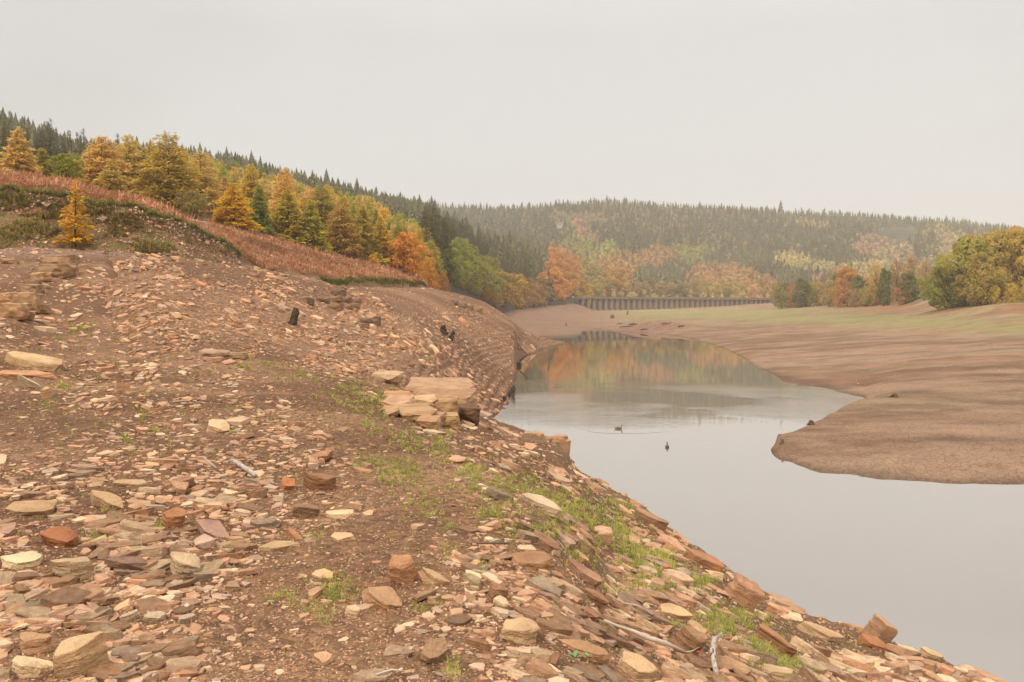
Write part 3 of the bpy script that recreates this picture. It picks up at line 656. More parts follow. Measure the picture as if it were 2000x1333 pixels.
HEROES = [  # left, right, top, bottom (photograph px), depth/width, lift, yaw deg, roll deg, colour, label
 (80,196,1238,1345,.75,1,10,6,(.50,.375,.25),'largest rounded sandstone boulder with a flaking face, lowest on the stony bank'),
 (8,97,1280,1345,.6,.6,-12,-8,(.66,.54,.39),'pale five sided flat stone against the largest rounded boulder'),
 (18,97,1234,1288,.5,.8,8,4,(.47,.31,.20),'tan faced blocky stone with rust brown side behind the pale five sided stone'),
 (83,188,1086,1136,.45,.9,4,5,(.42,.33,.23),'thick greyish brown block beside the pale ridged slab'),
 (-20,86,1085,1122,.5,.6,-4,4,(.58,.50,.37),'pale ridged slab overhanging a dark gap at the left edge of the bank'),
 (308,402,1083,1138,.6,.9,-18,6,(.50,.40,.29),'smooth domed tan boulder half sunk where the stones meet the gravel'),
 (215,259,1172,1208,.6,.6,30,8,(.60,.42,.27),'small pale triangular stone with a dark underside'),
 (220,267,1194,1224,.5,.5,18,0,(.44,.36,.28),'grey oval flat stone, left one of a touching pair on gravel'),
 (266,322,1197,1226,.5,.5,0,0,(.45,.37,.29),'grey oval flat stone, right one of a touching pair on gravel'),
 (302,363,993,1037,.6,1.0,-14,12,(.46,.26,.14),'orange brown angular block behind green weeds'),
 (366,450,1018,1062,.5,.7,-28,8,(.38,.25,.215),'purple grey slanting block with dark split edge'),
 (-10,98,978,1020,.7,.5,-3,0,(.46,.33,.21),'broad flat slab with rust red front edge at the left side'),
 (150,256,954,1012,.35,.7,-24,18,(.53,.40,.27),'tan slab tilted over a dark hollow'),
 (60,160,1028,1084,.5,.5,-20,10,(.35,.16,.085),'rust red slab sloping beside green weeds'),
 (207,300,936,958,.4,.5,-5,4,(.44,.33,.23),'long brown flat stone above the tilted slab'),
 (755,816,1083,1150,.7,1.5,12,10,(.43,.25,.15),'reddish upright boulder standing on the gravel'),
 (812,880,1108,1158,.4,.4,-28,4,(.52,.37,.24),'tan slab leaning away from the reddish upright boulder'),
 (668,706,1182,1212,.6,.8,-12,4,(.66,.52,.39),'small whitish stone at the tip of a flat brown slab'),
 (686,738,1178,1205,.5,.7,10,0,(.50,.38,.28),'tan wedge stone beside the small whitish stone'),
 (700,788,1152,1212,.8,.3,-34,0,(.42,.27,.175),'flat brown slab bedded in the gravel'),
 (603,652,1274,1310,.7,.7,-6,6,(.54,.36,.24),'single tan block on open gravel near the lower edge'),
 (562,625,982,1016,.5,.8,-10,6,(.25,.165,.105),'dark brown angular stone left of a pale rounded slab'),
 (629,692,994,1022,.6,.5,3,0,(.60,.47,.34),'pale rounded slab right of the dark brown angular stone'),
 (548,592,1028,1062,.3,.6,-38,6,(.43,.24,.14),'narrow orange brown stone pointing down the slope'),
 (488,594,1058,1086,.4,.5,8,4,(.48,.36,.23),'long tan slab lying level on the gravel'),
 (640,698,1038,1066,.6,.6,-2,4,(.53,.38,.26),'square cornered tan slab beside a small oval stone'),
 (537,582,928,968,.6,.4,-34,8,(.44,.20,.10),'rust orange slab next to the dark overhanging rocks'),
 (585,664,922,962,.5,.8,-6,8,(.29,.17,.105),'dark brown rock with pale top over a shadowed gap'),
 (393,447,818,856,.7,.4,-22,10,(.62,.48,.34),'pale smooth slab above the birch log'),
 (-30,148,690,734,.22,.7,-11,4,(.52,.385,.25),'very long tan slab jutting in from the left edge'),
 (-30,100,724,750,.5,.3,-5,0,(.50,.29,.18),'pinkish flat slab below the very long tan slab'),
 (22,88,738,762,.12,.8,-24,30,(.54,.48,.39),'thin grey slate leaning on a standing stone'),
 (74,97,752,788,.7,1.5,8,4,(.55,.37,.22),'small tan standing stone'),
 (973,1067,1211,1268,.7,.9,-8,6,(.51,.37,.245),'large rounded tan boulder alone on gravel'),
 (984,1092,1080,1116,.5,1.0,-7,5,(.38,.24,.15),'broad brown rock overhanging a black hollow'),
 (1003,1056,1064,1084,.5,.9,-4,2,(.58,.46,.34),'small pale slab sitting on the broad overhanging rock'),
 (1096,1186,1098,1152,.35,.6,-30,10,(.38,.24,.185),'long purplish slab sloping right from the overhanging rock'),
 (1128,1192,1142,1190,.4,.7,-32,8,(.36,.22,.14),'brown slanting block below the long purplish slab'),
 (948,996,1140,1185,.6,.9,-16,8,(.33,.20,.13),'dark brown lump behind a pale angular stone'),
 (957,999,1167,1199,.6,1.0,-14,10,(.60,.48,.36),'pale angular stone leaning on a dark brown lump'),
 (998,1112,966,1012,.45,.4,-22,4,(.56,.46,.35),'pale weathered slab with grooved face among green weeds'),
 (1153,1204,1026,1062,.6,1.0,-6,6,(.54,.38,.28),'pinkish pale block perched above a gap in the weeds'),
 (1272,1368,1180,1224,.5,.6,-20,8,(.60,.44,.28),'big smooth tan slab on the steep right bank'),
 (1308,1390,1222,1296,.5,1.0,-34,10,(.36,.235,.155),'heavy brown block wedged against a pale cornered rock'),
 (1333,1392,1214,1258,.6,1.0,-10,6,(.49,.34,.22),'pale cornered rock above the heavy brown block'),
 (1085,1218,1256,1308,.35,.6,-17,6,(.47,.29,.18),'long tan topped slab with dark front edge near round leaves'),
 (1196,1298,1292,1345,.5,.8,-24,10,(.56,.41,.28),'thick pale slab cut by the lower edge of the view'),
 (1404,1500,1133,1196,.2,.8,-33,8,(.52,.33,.24),'long narrow pink topped beam of rock near the water'),
 (1468,1560,1218,1285,.35,.6,-36,14,(.37,.21,.13),'broad rust brown slab tilted in green weeds'),
 (1553,1662,1213,1268,.4,.7,-24,8,(.49,.36,.25),'long tan slab with cracked grey top near the waterline'),
 (1558,1634,1180,1212,.5,.5,-12,4,(.56,.41,.30),'pale domed slab at the crest of the right bank'),
 (1697,1757,1206,1262,.5,1.1,-38,10,(.42,.285,.20),'brown split boulder highest on the crest by the water'),
 (1668,1760,1238,1284,.4,.7,-30,12,(.36,.18,.10),'rust brown wedge under the split boulder'),
 (1793,1856,1262,1302,.5,.6,-24,6,(.55,.43,.30),'pale slab with dark cavity by the lower waterline'),
 (1320,1400,1010,1065,.0,.0,0,0,(0,0,0),''),
 (1335,1420,1082,1118,.4,.8,-28,6,(.37,.21,.135),'dark rust block on the edge of the grey water'),
 (1236,1316,1005,1032,.35,.9,-26,6,(.36,.235,.155),'dark brown sloping slab standing on the crest'),
 (1480,1560,1298,1345,.5,.6,-10,4,(.58,.47,.33),'pale flat stone low on the right bank'),
]
HB = []
hr = np.random.default_rng(77)
for (l, r_, t, b, dw, lift, yaw, roll, colr, lab) in HEROES:
    if not lab: continue
    HB.append((l, r_, t, b)); cxp = (l + r_) / 2; steep = cxp > 1050
    base_row = min(b - (b - t) * .30, 1330.0) if lift < .75 else min(b - (b - t) * .12, 1330.0)
    Y = float(A.hit([np.clip(cxp, -400, 2100)], [base_row])[0])
    if not np.isfinite(Y): print('NOHIT', lab); continue
    Lw = (r_ - l) / F * Y; Hh = (b - t) / F * Y; ang = math.atan2(HOR - base_row, F); dep = -ang
    W = Lw * dw; T = max((Hh / math.cos(dep) - W * math.sin(dep)) * .85, Lw * .10) if lift >= .75 else max(Hh * .40, Lw * .09)
    T = min(T, Lw * 1.1)
    yr = math.radians(yaw) * (.5 if steep else .6)
    me = soft_mesh(fine_rock(np.random.default_rng(int(l * 7 + t + 3000)), 6 + int(hr.integers(0, 3)), 3, .055, .12, (Lw * .53, W * .58, T * .55)), 'boulder', M_stone)
    x = (cxp - 1000) / F * Y; Y += W * .45
    z = float(A.h(np.array([x]), np.array([Y]))[0]) + T * .38
    o = mobj('boulder', me, None, (x, Y, z))
    pitch = math.radians(-yaw) * .85     # the photographed slabs run down to the right
    o.rotation_euler = Euler((math.radians(roll) * .8 + (.10 if not steep else .04), pitch, yr), 'XYZ')
    o.color = (colr[0] * 1.10, colr[1] * 1.0, colr[2] * .86, 1); tag(o, lab, 'rock')

# rock ledges made of separate blocks
def block(parent, l, r_, t, b, Y, dep, colr, seed, name='stone'):
    rr = np.random.default_rng(seed); colr = (colr[0] * 1.1, colr[1] * .98, colr[2] * .85); w_ = (r_ - l) / F * Y; h_ = (b - t) / F * Y * 1.12
    pts = []
    for sx in (-1, 1):
        for sy in (-1, 1):
            for sz in (-1, 1):
                pts.append((sx * rr.uniform(.8, 1.08), sy * rr.uniform(.75, 1.08), sz * rr.uniform(.84, 1.04)))
    for sx in (-1, 1): pts.append((sx * rr.uniform(.95, 1.15), rr.uniform(-.5, .5), rr.uniform(-.5, .6)))
    pts.append((rr.uniform(-.5, .5), -1.2, rr.uniform(-.6, .6)))
    me = soft_mesh(fine_rock(rr, 6, 3, .085, .07, (w_ / 2, dep / 2, h_ / 2), pts=np.array(pts)), 'stone', M_stone)
    c = P((l + r_) / 2, (t + b) / 2, Y); o = mobj(name, me, parent, (c.x, c.y + dep / 2, c.z - h_ * .04))
    o.rotation_euler = (rr.uniform(.0, .09), rr.uniform(-.04, .07), rr.uniform(-.35, .35)); o.color = (*jit(colr, rr, .06, .1), 1); return o
def ledge(name, lab, blocks, land, Yfix=None, depk=1.0, base=None):
    root = empty(name, (0, 0, 0)); tag(root, lab, 'rock ledge')
    for i, bl in enumerate(blocks):
        l, r_, t, b = bl[:4]; colr = bl[4] if len(bl) > 4 else (.40, .27, .17)
        Y = Yfix or (bl[5] if len(bl) > 5 else 0) or float(land.hit([(l + r_) / 2], [b])[0])
        if not np.isfinite(Y): print('NOHIT ledge', bl); continue
        w_ = (r_ - l) / F * Y
        block(root, l, r_, t, b, Y, max(w_ * .7, .25) * depk, colr, 900 + i * 13 + int(l)); HB.append((l, r_, t, b))
    # put the root at the foot of the ledge
    ch = [c for c in root.children]; cx = sum(c.location.x for c in ch) / len(ch); cy_ = min(c.location.y for c in ch); cz = min(c.location.z for c in ch) - .2
    for c in ch: c.location -= Vector((cx, cy_, cz))
    root.location = (cx, cy_, cz); return root
ledge('rock_ledge', 'stepped outcrop of big tan and brown slabs where the bank drops towards the lake', [
 (727,780,730,750,(.44,.33,.22)), (786,917,753,775,(.41,.29,.20),30.0),(812,924,772,800,(.34,.23,.15)), (747,800,771,784,(.42,.25,.15)), (742,803,782,800,(.47,.33,.22)),
 (802,850,778,808,(.50,.36,.24)), (842,892,782,818,(.36,.23,.14)), (767,846,802,823,(.44,.30,.19)), (835,868,808,831,(.42,.29,.18)),
 (852,895,812,837,(.38,.27,.16)), (812,856,820,837,(.40,.25,.15)), (893,932,797,828,(.15,.09,.06)), (745,775,800,812,(.46,.32,.21))], A, None, 1.9)
ledge('rock_ledge', 'squared brown rock corner standing straight out of the water at the tip of the bank', [
 (1040,1078,855,884,(.40,.27,.18)), (1074,1096,866,902,(.33,.22,.14)), (1092,1112,861,912,(.36,.25,.16)), (1020,1062,846,862,(.43,.28,.19)), (1078,1108,852,868,(.46,.31,.21))], A, 45.0)
ledge('rock_ledge', 'row of dark weathered blocks stepping up the far left of the rubble', [
 (75,138,497,515,(.34,.24,.16)), (68,134,515,541,(.33,.23,.15)), (58,90,532,548), (44,74,544,561,(.32,.22,.15)), (28,72,555,573,(.31,.22,.15)),
 (-6,25,572,592,(.42,.29,.18)), (24,69,571,610,(.38,.26,.16)), (-6,43,592,622,(.42,.28,.17)), (-5,28,505,516,(.34,.24,.16)), (64,90,596,612,(.35,.24,.16)), (40,62,608,624,(.40,.28,.18))], A)
ledge('rock_ledge', 'low grey layered rock cropping out of the rubble above the green weeds', [
 (392,470,676,688,(.33,.25,.19)), (384,440,686,699,(.36,.27,.21)), (430,478,690,703,(.30,.21,.15)), (398,430,699,708,(.40,.25,.17))], A, None, 1.0)
ledge('rock_ledge', 'dark squared blocks like old walling high on the rubble slope', [
 (645,672,566,580,(.19,.14,.11)), (616,642,580,592,(.22,.16,.12)), (642,670,578,590,(.27,.18,.13)), (662,685,580,591,(.25,.17,.12)), (684,705,582,592,(.26,.17,.12)),
 (600,612,583,597,(.15,.115,.10)), (672,690,594,604,(.30,.19,.13)), (688,702,593,604,(.27,.18,.13)), (640,668,594,606,(.25,.16,.11))], B)
ledge('rock_ledge', 'dark cracked outcrop in the middle of the rubble slope', [
 (700,722,622,632,(.19,.13,.10)), (718,738,625,636,(.22,.15,.11)), (728,742,618,634,(.15,.11,.09)), (704,720,632,642,(.26,.17,.12))], B)
ledge('rock_ledge', 'thin dark ledge along the crest of the far rubble slope', [
 (880,894,586,595,(.20,.14,.11)), (895,912,592,600,(.24,.16,.12)), (910,925,597,605,(.22,.15,.11)), (925,942,602,610,(.26,.17,.12))], B)

# ---------------- scattered stones
def in_hero(px, py, m=4):
    k = np.zeros(len(px), bool)
    for (l, r_, t, b) in HB: k |= (px > l - m) & (px < r_ + m) & (py > t - m) & (py < b + m * .5)
    return k
def path_mask(px, py):
    """1 on the gravel strips where large stones are few"""
    cy_ = np.array([680, 735, 800, 900, 1000, 1100, 1200, 1340, 1500]); cx_ = np.array([440, 560, 690, 780, 830, 700, 640, 700, 700]); wd = np.array([20, 60, 80, 100, 140, 210, 280, 340, 340])
    c = np.interp(py, cy_, cx_); w_ = np.interp(py, cy_, wd); v = np.exp(-((px - c) / w_) ** 4)
    v = np.maximum(v, .8 * np.exp(-((px - 60) / 110) ** 2 - ((py - 850) / 70) ** 2))
    v = np.maximum(v, .7 * np.exp(-((px - 300) / 260) ** 2 - ((py - 508) / 16) ** 2))
    return v
WEEDY = [(800,860,40,26),(780,925,55,30),(915,930,36,36),(960,1000,40,26),(1010,940,50,24),(1080,985,50,26),(1130,1005,60,26),(1190,1045,50,26),(1240,1080,50,24),(1290,1130,46,22),(1360,1140,40,20),(1400,1220,60,24),(1480,1270,40,26),(1530,1300,50,22),(1050,1040,60,20),(735,780,30,26),(680,762,36,20),(650,1150,40,32),(1450,1210,40,22)]
def weedy(px, py): return np.max(np.stack([np.exp(-((px - a) / c) ** 2 - ((py - b) / d) ** 2) for a, b, c, d in WEEDY]), 0)
def scatter_A(N, seed):
    r = np.random.default_rng(seed)
    px = r.uniform(-300, 2260, N); py = r.uniform(480, 1560, N)
    Y = A.hit(px, py, 2.4); ok = np.isfinite(Y) & (r.uniform(0, 1, N) > np.maximum(path_mask(px, py) * .93, weedy(px, py) * .9 + .18 * (px > 1000) * (py > 950)))
    px, py, Y = px[ok], py[ok], Y[ok]
    f = sstep(560, 1330, py); med = lerp(9.5, 25, f) * lerp(1, 1.5, sstep(950, 1250, px) * sstep(950, 1150, py)) * lerp(1, 1.35, (1 - sstep(350, 560, px)) * sstep(880, 1080, py)) * lerp(1, .70, path_mask(px, py))
    med *= lerp(.75, 1.35, vnoise(px / 90, py / 45, 5))
    size = med * np.exp(r.normal(-.08, .56, len(px)))
    size = np.clip(size, 5, 96)
    h = in_hero(px, py); k = ~(h & (size > 16)); px, py, Y, size = px[k], py[k], Y[k], size[k]
    X = (px - 1000) / F * Y; gr = A.h(X, Y); k = gr > .05; return px[k], py[k], X[k], Y[k], gr[k], size[k], r
def colours(r, n, p):
    c = PAL[r.choice(6, n, p=p)]; return np.clip(c * (1 + r.uniform(-.2, .2, n))[:, None] * (1 + r.uniform(-.035, .035, (n, 3))), .02, .8)
def place_set(land, parent, px, X, Y, gz_, size, r, tilt, al, colp, thick, nbig, tm, lowname, mat=M_stones, tall=1.0):
    n = len(X); L_ = size / F * Y * .5; el = r.uniform(.42, .85, n); th = r.uniform(thick[0], thick[1], n) * tall
    S = np.stack([L_ * r.uniform(.9, 1.2, n), L_ * el, L_ * th], 1); R = frames(land, X, Y, r, tilt, al, np.median(Y) * .02 + .1)
    Z = gz_ + S[:, 2] * r.uniform(-.1, .7, n); C = colours(r, n, colp)
    inview = ((px > -10) & (px < 2010) & (HOR - (gz_ - EYE) / Y * F < 1345)) * 1000.0; order = np.argsort(-(size + inview)); big, rest = order[:nbig], order[nbig:]
    for i in big:
        o = bpy.data.objects.new('stone', FINE[int(r.integers(0, len(FINE)))]); COL.objects.link(o); o.parent = parent
        M3 = Matrix([list(R[i][k]) for k in range(3)]) @ Matrix.Diagonal(Vector((S[i, 0], S[i, 1] / .62, S[i, 2] / .26)))
        M4 = M3.to_4x4(); M4.translation = Vector((X[i], Y[i], Z[i])); o.matrix_basis = M4; o.color = (C[i][0] * 1.18, C[i][1] * 1.16, C[i][2] * 1.1, 1)
    joined_stones(lowname, parent, tm, X[rest], Y[rest], Z[rest], R[rest], S[rest], C[rest], mat)
px, py, X, Y, g_, size, r = scatter_A(47000, 21)
place_set(A, bank, px, X, Y, g_, size, r, .14, .5, [.26, .32, .07, .22, .08, .05], (.08, .27), 300, TM, 'scree')
# grit and chips
r = np.random.default_rng(31); N = 30000
px = r.uniform(-60, 1900, N); py = 640 + 760 * r.uniform(0, 1, N) ** .8; Y = A.hit(px, py, 2.2); ok = np.isfinite(Y); px, py, Y = px[ok], py[ok], Y[ok]
X = (px - 1000) / F * Y; g_ = A.h(X, Y); size = r.uniform(3.2, 8.5, len(X)) * lerp(.8, 1.35, sstep(700, 1300, py)); n = len(X)
S = np.stack([size, size * r.uniform(.4, .8, n), size * r.uniform(.18, .4, n)], 1) / F * Y[:, None] * .5
joined_stones('gravel', bank, TS, X, Y, g_ + S[:, 2] * .4, frames(A, X, Y, r, .25, 1.0), S, colours(r, n, [.14, .24, .12, .32, .12, .06]), M_stones)
# rubble slope
r = np.random.default_rng(41); N = 30000
px = r.uniform(130, 1110, N); py = r.uniform(490, 830, N); Y = B.hit(px, py, 24); ok = np.isfinite(Y); px, py, Y = px[ok], py[ok], Y[ok]
X = (px - 1000) / F * Y; g_ = B.h(X, Y); vis = (A.h(X, Y) < g_ + .3) & (g_ > .03); px, py, X, Y, g_ = px[vis], py[vis], X[vis], Y[vis], g_[vis]
far = sstep(45, 130, Y); size = lerp(8.8, 3.9, far) * lerp(.75, 1.3, vnoise(px / 60, py / 30, 8)) * np.exp(r.normal(-.05, .55, len(px)))
calm = sstep(560, 600, py + 0) ; bare = sstep(.5, .72, vnoise(px / 48, py / 20, 44)) * .75; thin = (px > 650) & (py < lerp(560, 600, sstep(650, 900, px))); keep = r.uniform(0, 1, len(px)) > np.maximum(np.maximum(thin * .6, bare), .5 * sstep(880, 960, px) * (1 - sstep(3.0, 5.5, g_)))
px, py, X, Y, g_, size = [q[keep] for q in (px, py, X, Y, g_, size)]
hm = in_hero(px, py, 1); k = ~(hm & (size > 8)); px, py, X, Y, g_, size = [q[k] for q in (px, py, X, Y, g_, size)]
place_set(B, slope, px, X, Y, g_, np.clip(size, 3.5, 30), r, .24, .5, [.10, .27, .10, .41, .07, .05], (.12, .34), 300, TS, 'scree')
# ---------------------------------------------------------------- mesh collector
class MB:
    def __init__(s): s.V = []; s.F = []; s.n = 0
    def add(s, V, F):
        V = np.asarray(V, float); F = np.asarray(F, int)
        if F.shape[1] == 4: F = np.concatenate([F[:, :3], F[:, [0, 2, 3]]])
        s.V.append(V); s.F.append(F + s.n); s.n += len(V); return s
    def tube(s, pts, rad, k=6):
        pts = np.asarray(pts, float); rad = np.broadcast_to(rad, len(pts)); m = len(pts); V = []
        for i in range(m):
            t = pts[min(i + 1, m - 1)] - pts[max(i - 1, 0)]; t = t / (np.linalg.norm(t) + 1e-9)
            a = np.cross(t, (0, 0, 1.0) if abs(t[2]) < .9 else (1.0, 0, 0)); a /= np.linalg.norm(a); b = np.cross(t, a)
            th = np.arange(k) * 2 * PI / k; V.append(pts[i] + rad[i] * (np.cos(th)[:, None] * a + np.sin(th)[:, None] * b))
        V.append(pts[:1]); V.append(pts[-1:]); V = np.concatenate(V); F = []
        for i in range(m - 1):
            for j in range(k): F += [[i * k + j, i * k + (j + 1) % k, (i + 1) * k + (j + 1) % k], [i * k + j, (i + 1) * k + (j + 1) % k, (i + 1) * k + j]]
        for j in range(k): F += [[m * k, (j + 1) % k, j], [m * k + 1, (m - 1) * k + j, (m - 1) * k + (j + 1) % k]]
        return s.add(V, F)
    def box(s, c, d, rz=0.0):
        c = np.array(c, float); h = np.array(d, float) / 2
        V = np.array([(x, y, z) for x in (-1, 1) for y in (-1, 1) for z in (-1, 1)], float) * h
        R = np.array([[math.cos(rz), -math.sin(rz), 0], [math.sin(rz), math.cos(rz), 0], [0, 0, 1]])
        return s.add(V @ R.T + c, [(0, 1, 3, 2), (4, 6, 7, 5), (0, 4, 5, 1), (2, 3, 7, 6), (0, 2, 6, 4), (1, 5, 7, 3)])
    def ell(s, c, r, k=8, m=6):
        V = [(0, 0, -1)]; 
        for i in range(1, m):
            ph = -PI / 2 + PI * i / m
            for j in range(k): V.append((math.cos(ph) * math.cos(2 * PI * j / k), math.cos(ph) * math.sin(2 * PI * j / k), math.sin(ph)))
        V.append((0, 0, 1)); F = []
        for j in range(k): F.append((0, 1 + (j + 1) % k, 1 + j)); F.append((len(V) - 1, 1 + (m - 2) * k + j, 1 + (m - 2) * k + (j + 1) % k))
        for i in range(m - 2):
            for j in range(k):
                a, b = 1 + i * k + j, 1 + i * k + (j + 1) % k; F += [(a, b, b + k), (a, b + k, a + k)]
        return s.add(np.array(V) * np.array(r) + np.array(c), F)
    def cards(s, P_, U_, W_):   # quads centred at P_, half axes U_, W_
        n = len(P_); V = np.stack([P_ - U_ - W_ * .6, P_ + U_ - W_, P_ + U_ * 1.1 + W_ * .7, P_ - U_ * .8 + W_], 1).reshape(-1, 3)
        b = np.arange(n)[:, None] * 4; F = np.concatenate([b + [0, 1, 2], b + [0, 2, 3]]); return s.add(V, F)
    def tris(s, A_, B_, C_):
        n = len(A_); V = np.stack([A_, B_, C_], 1).reshape(-1, 3); return s.add(V, np.arange(n * 3).reshape(n, 3))
    def mesh(s, name, mat, smooth=False, col=None): return raw_mesh(name, np.concatenate(s.V), np.concatenate(s.F), mat, smooth, col)
    def build(s, name, mat, parent=None, smooth=False, loc=None):
        return mobj(name, s.mesh(name, mat, smooth), parent, loc)
def unit(v): return v / (np.linalg.norm(v, axis=-1, keepdims=True) + 1e-9)

# ---------------------------------------------------------------- tree kinds (unit height, base at the origin)
def conifer(seed, W=24, nb=8, cards=11, R=.25, lift=.25, droop=.9, size=.02, gap=.0, bare=.05, power=.8):
    r = np.random.default_rng(seed); c = MB(); t = MB(); lean = r.normal(0, .008, 2)
    Ps, Us, Ws = [], [], []
    for i in range(W):
        f = (i + r.uniform(-.3, .3)) / W; f = min(max(f, 0), .985); h = bare + (1 - bare) * f
        rad = (R * (1 - f) ** power + .012) * r.uniform(.78, 1.15)
        k = max(3, int(nb * (1 - f * .5)))
        az0 = r.uniform(0, 2 * PI)
        for b in range(k):
            if r.uniform() < gap: continue
            az = az0 + 2 * PI * b / k + r.normal(0, .2); ln = rad * r.uniform(.62, 1.22); m = max(3, int(cards * (.35 + ln / R)))
            tt = np.sqrt(r.uniform(.04, 1, m)); d_ = np.array([math.cos(az), math.sin(az)]); s_ = size * (.6 + .7 * (1 - f))
            x = ln * tt; z = h + lift * x - droop * x ** 2 / R * .6
            side = r.normal(0, .16, m) * x
            z = z + r.normal(0, .013) * (1 - f * .5); P_ = np.stack([d_[0] * x - d_[1] * side, d_[1] * x + d_[0] * side, z + r.normal(0, .017, m)], 1)
            U_ = np.stack([d_[0] + r.normal(0, .45, m), d_[1] + r.normal(0, .45, m), r.normal(-.05, .3, m)], 1); U_ = unit(U_) * (s_ * r.uniform(.8, 1.5, m))[:, None]
            W_ = np.cross(U_, np.stack([r.normal(0, .5, m), r.normal(0, .5, m), np.ones(m)], 1)); W_ = unit(W_) * (s_ * r.uniform(.35, .7, m))[:, None]
            Ps.append(P_); Us.append(U_); Ws.append(W_)
            if ln > R * .3: t.tube([(0, 0, h - .01), (d_[0] * ln * .5, d_[1] * ln * .5, h + lift * ln * .5 - droop * (ln * .5) ** 2 / R * .6), (d_[0] * ln * .85, d_[1] * ln * .85, h + lift * ln * .85 - droop * (ln * .85) ** 2 / R * .6)], [.0026, .0016, .0008], 3)
    c.cards(np.concatenate(Ps), np.concatenate(Us), np.concatenate(Ws))
    t.tube([(0, 0, -.03), (0, 0, .3), (lean[0], lean[1], .7), (lean[0], lean[1], .99)], [.017, .013, .007, .001], 6)
    return c, t
def broadleaf(seed, nl=24, per=110, rx=.40, low=.16, size=.018, lobe=.15, thin=1.0, twigs=True):
    r = np.random.default_rng(seed); c = MB(); t = MB(); Ps, Us, Ws = [], [], []
    t.tube([(0, 0, -.03), (r.normal(0, .01), r.normal(0, .01), low), (r.normal(0, .02), r.normal(0, .02), .5), (r.normal(0, .03), 0, .8)], [.026, .020, .012, .003], 6)
    for i in range(nl):
        u = (i + .5) / nl; h = low + .05 + (.93 - low) * u; env = math.sin(PI * min(1, max(.10, (h - low * .6) / (1.04 - low * .6)) ** .8)) ** .65
        az = i * 2.399 + r.normal(0, .4); rr = rx * env * r.uniform(.35, .95); lr = lobe * r.uniform(.7, 1.25) * (.6 + .5 * env)
        ctr = np.array([math.cos(az) * rr, math.sin(az) * rr, h - lr * .3])
        m = int(per * thin * r.uniform(.7, 1.2)); n_ = unit(r.normal(0, 1, (m, 3)) + np.array([0, 0, .35])); q = ctr + n_ * lr * np.array([1, 1, .72]) * (r.uniform(.25, 1, m) ** .35)[:, None]
        U_ = unit(np.cross(n_, r.normal(0, 1, (m, 3)))) ; nn = unit(n_ + r.normal(0, .55, (m, 3))); W_ = unit(np.cross(nn, U_)); s_ = size * r.uniform(.6, 1.4, m)
        Ps.append(q); Us.append(U_ * s_[:, None]); Ws.append(W_ * (s_ * .7)[:, None])
        if twigs:
            z0 = max(low * .8, h - rr * 1.1 - .05); t.tube([(0, 0, z0), tuple(ctr * np.array([.5, .5, 0]) + np.array([0, 0, z0 * .45 + ctr[2] * .55])), tuple(ctr)], [.011, .007, .003], 4)
    c.cards(np.concatenate(Ps), np.concatenate(Us), np.concatenate(Ws)); return c, t
def variant(kind, c, t): return (c.mesh('crown', M_leaf), t.mesh('trunk', M_bark))
TV = {
 'larch': [variant('l', *conifer(100 + i, 30, 11, 32, .28 + .02 * (i % 3), .30, .75, .0175, .04, .04, .70)) for i in range(5)],
 'larchold': [variant('l', *conifer(120 + i, 25, 11, 40, .36, .24, .40, .0175, .10, .08, .50)) for i in range(3)],
 'spruce': [variant('s', *conifer(140 + i, 22, 8, 8, .19 + .015 * i, .12, .9, .024, .04, .04, .8)) for i in range(4)],
 'broad': [variant('b', *broadleaf(160 + i, 26, 80, .40 + .03 * (i % 3), .06, .026, .17, 1, False)) for i in range(5)],
 'broadhi': [variant('b', *broadleaf(180 + i, 44, 170, .50, .08, .017, .16)) for i in range(4)],
 'thin': [variant('b', *broadleaf(200 + i, 30, 90, .38, .16, .014, .15)) for i in range(3)],
 'bush': [variant('b', *broadleaf(220 + i, 20, 80, .62, .0, .030, .22, 1, True)) for i in range(3)],
}
NAMES = {'larch': 'larch_tree', 'larchold': 'larch_tree', 'spruce': 'spruce_tree', 'broad': 'broadleaf_tree', 'broadhi': 'broadleaf_tree', 'thin': 'broadleaf_tree', 'bush': 'bush'}
CATS = {'larch': 'larch tree', 'larchold': 'larch tree', 'spruce': 'spruce tree', 'broad': 'broadleaf tree', 'broadhi': 'broadleaf tree', 'thin': 'broadleaf tree', 'bush': 'bush'}
tr = np.random.default_rng(5)
def put_tree(kind, x, y, z, h, colr, label, group=None, wide=1.0, var=None):
    v = TV[kind][int(tr.integers(0, len(TV[kind]))) if var is None else var]
    root = empty(NAMES[kind], (x, y, z - .03 * h), float(tr.uniform(0, 6.28)))
    tag(root, label, CATS[kind], group)
    if kind[:5] == 'larch': colr = (min(.86, colr[0] * 1.28), min(.66, colr[1] * 1.42), colr[2] * 1.4)
    elif kind in ('broad', 'broadhi', 'thin', 'bush'): colr = (min(.8, colr[0] * 1.2), colr[1] * 1.22, colr[2] * 1.2)
    for nm, me in (('crown', v[0]), ('trunk', v[1])):
        o = bpy.data.objects.new(nm, me); COL.objects.link(o); o.parent = root; o.scale = (h * wide, h * wide, h)
        o.color = (*colr, 1) if nm == 'crown' else (.09, .065, .05, 1)
    return root
def tree_px(kind, px, Y, top, colr, label, group=None, wpx=None, lands=None, base=None):
    x = (px - 1000) / F * Y; z = gz(x, Y) if base is None else EYE + (HOR - base) / F * Y; h = EYE + (HOR - top) / F * Y - z
    if h < .5: print('LOWTREE', label, h); return
    w0 = {'larch': .56, 'larchold': .72, 'spruce': .42, 'broad': .95, 'broadhi': 1.1, 'thin': .9, 'bush': 1.5}[kind]
    wide = 1.0 if wpx is None else min(2.6, max(.5, (wpx / F * Y) / (h * w0)))
    return put_tree(kind, x, Y, z, h, colr, label, group, wide)
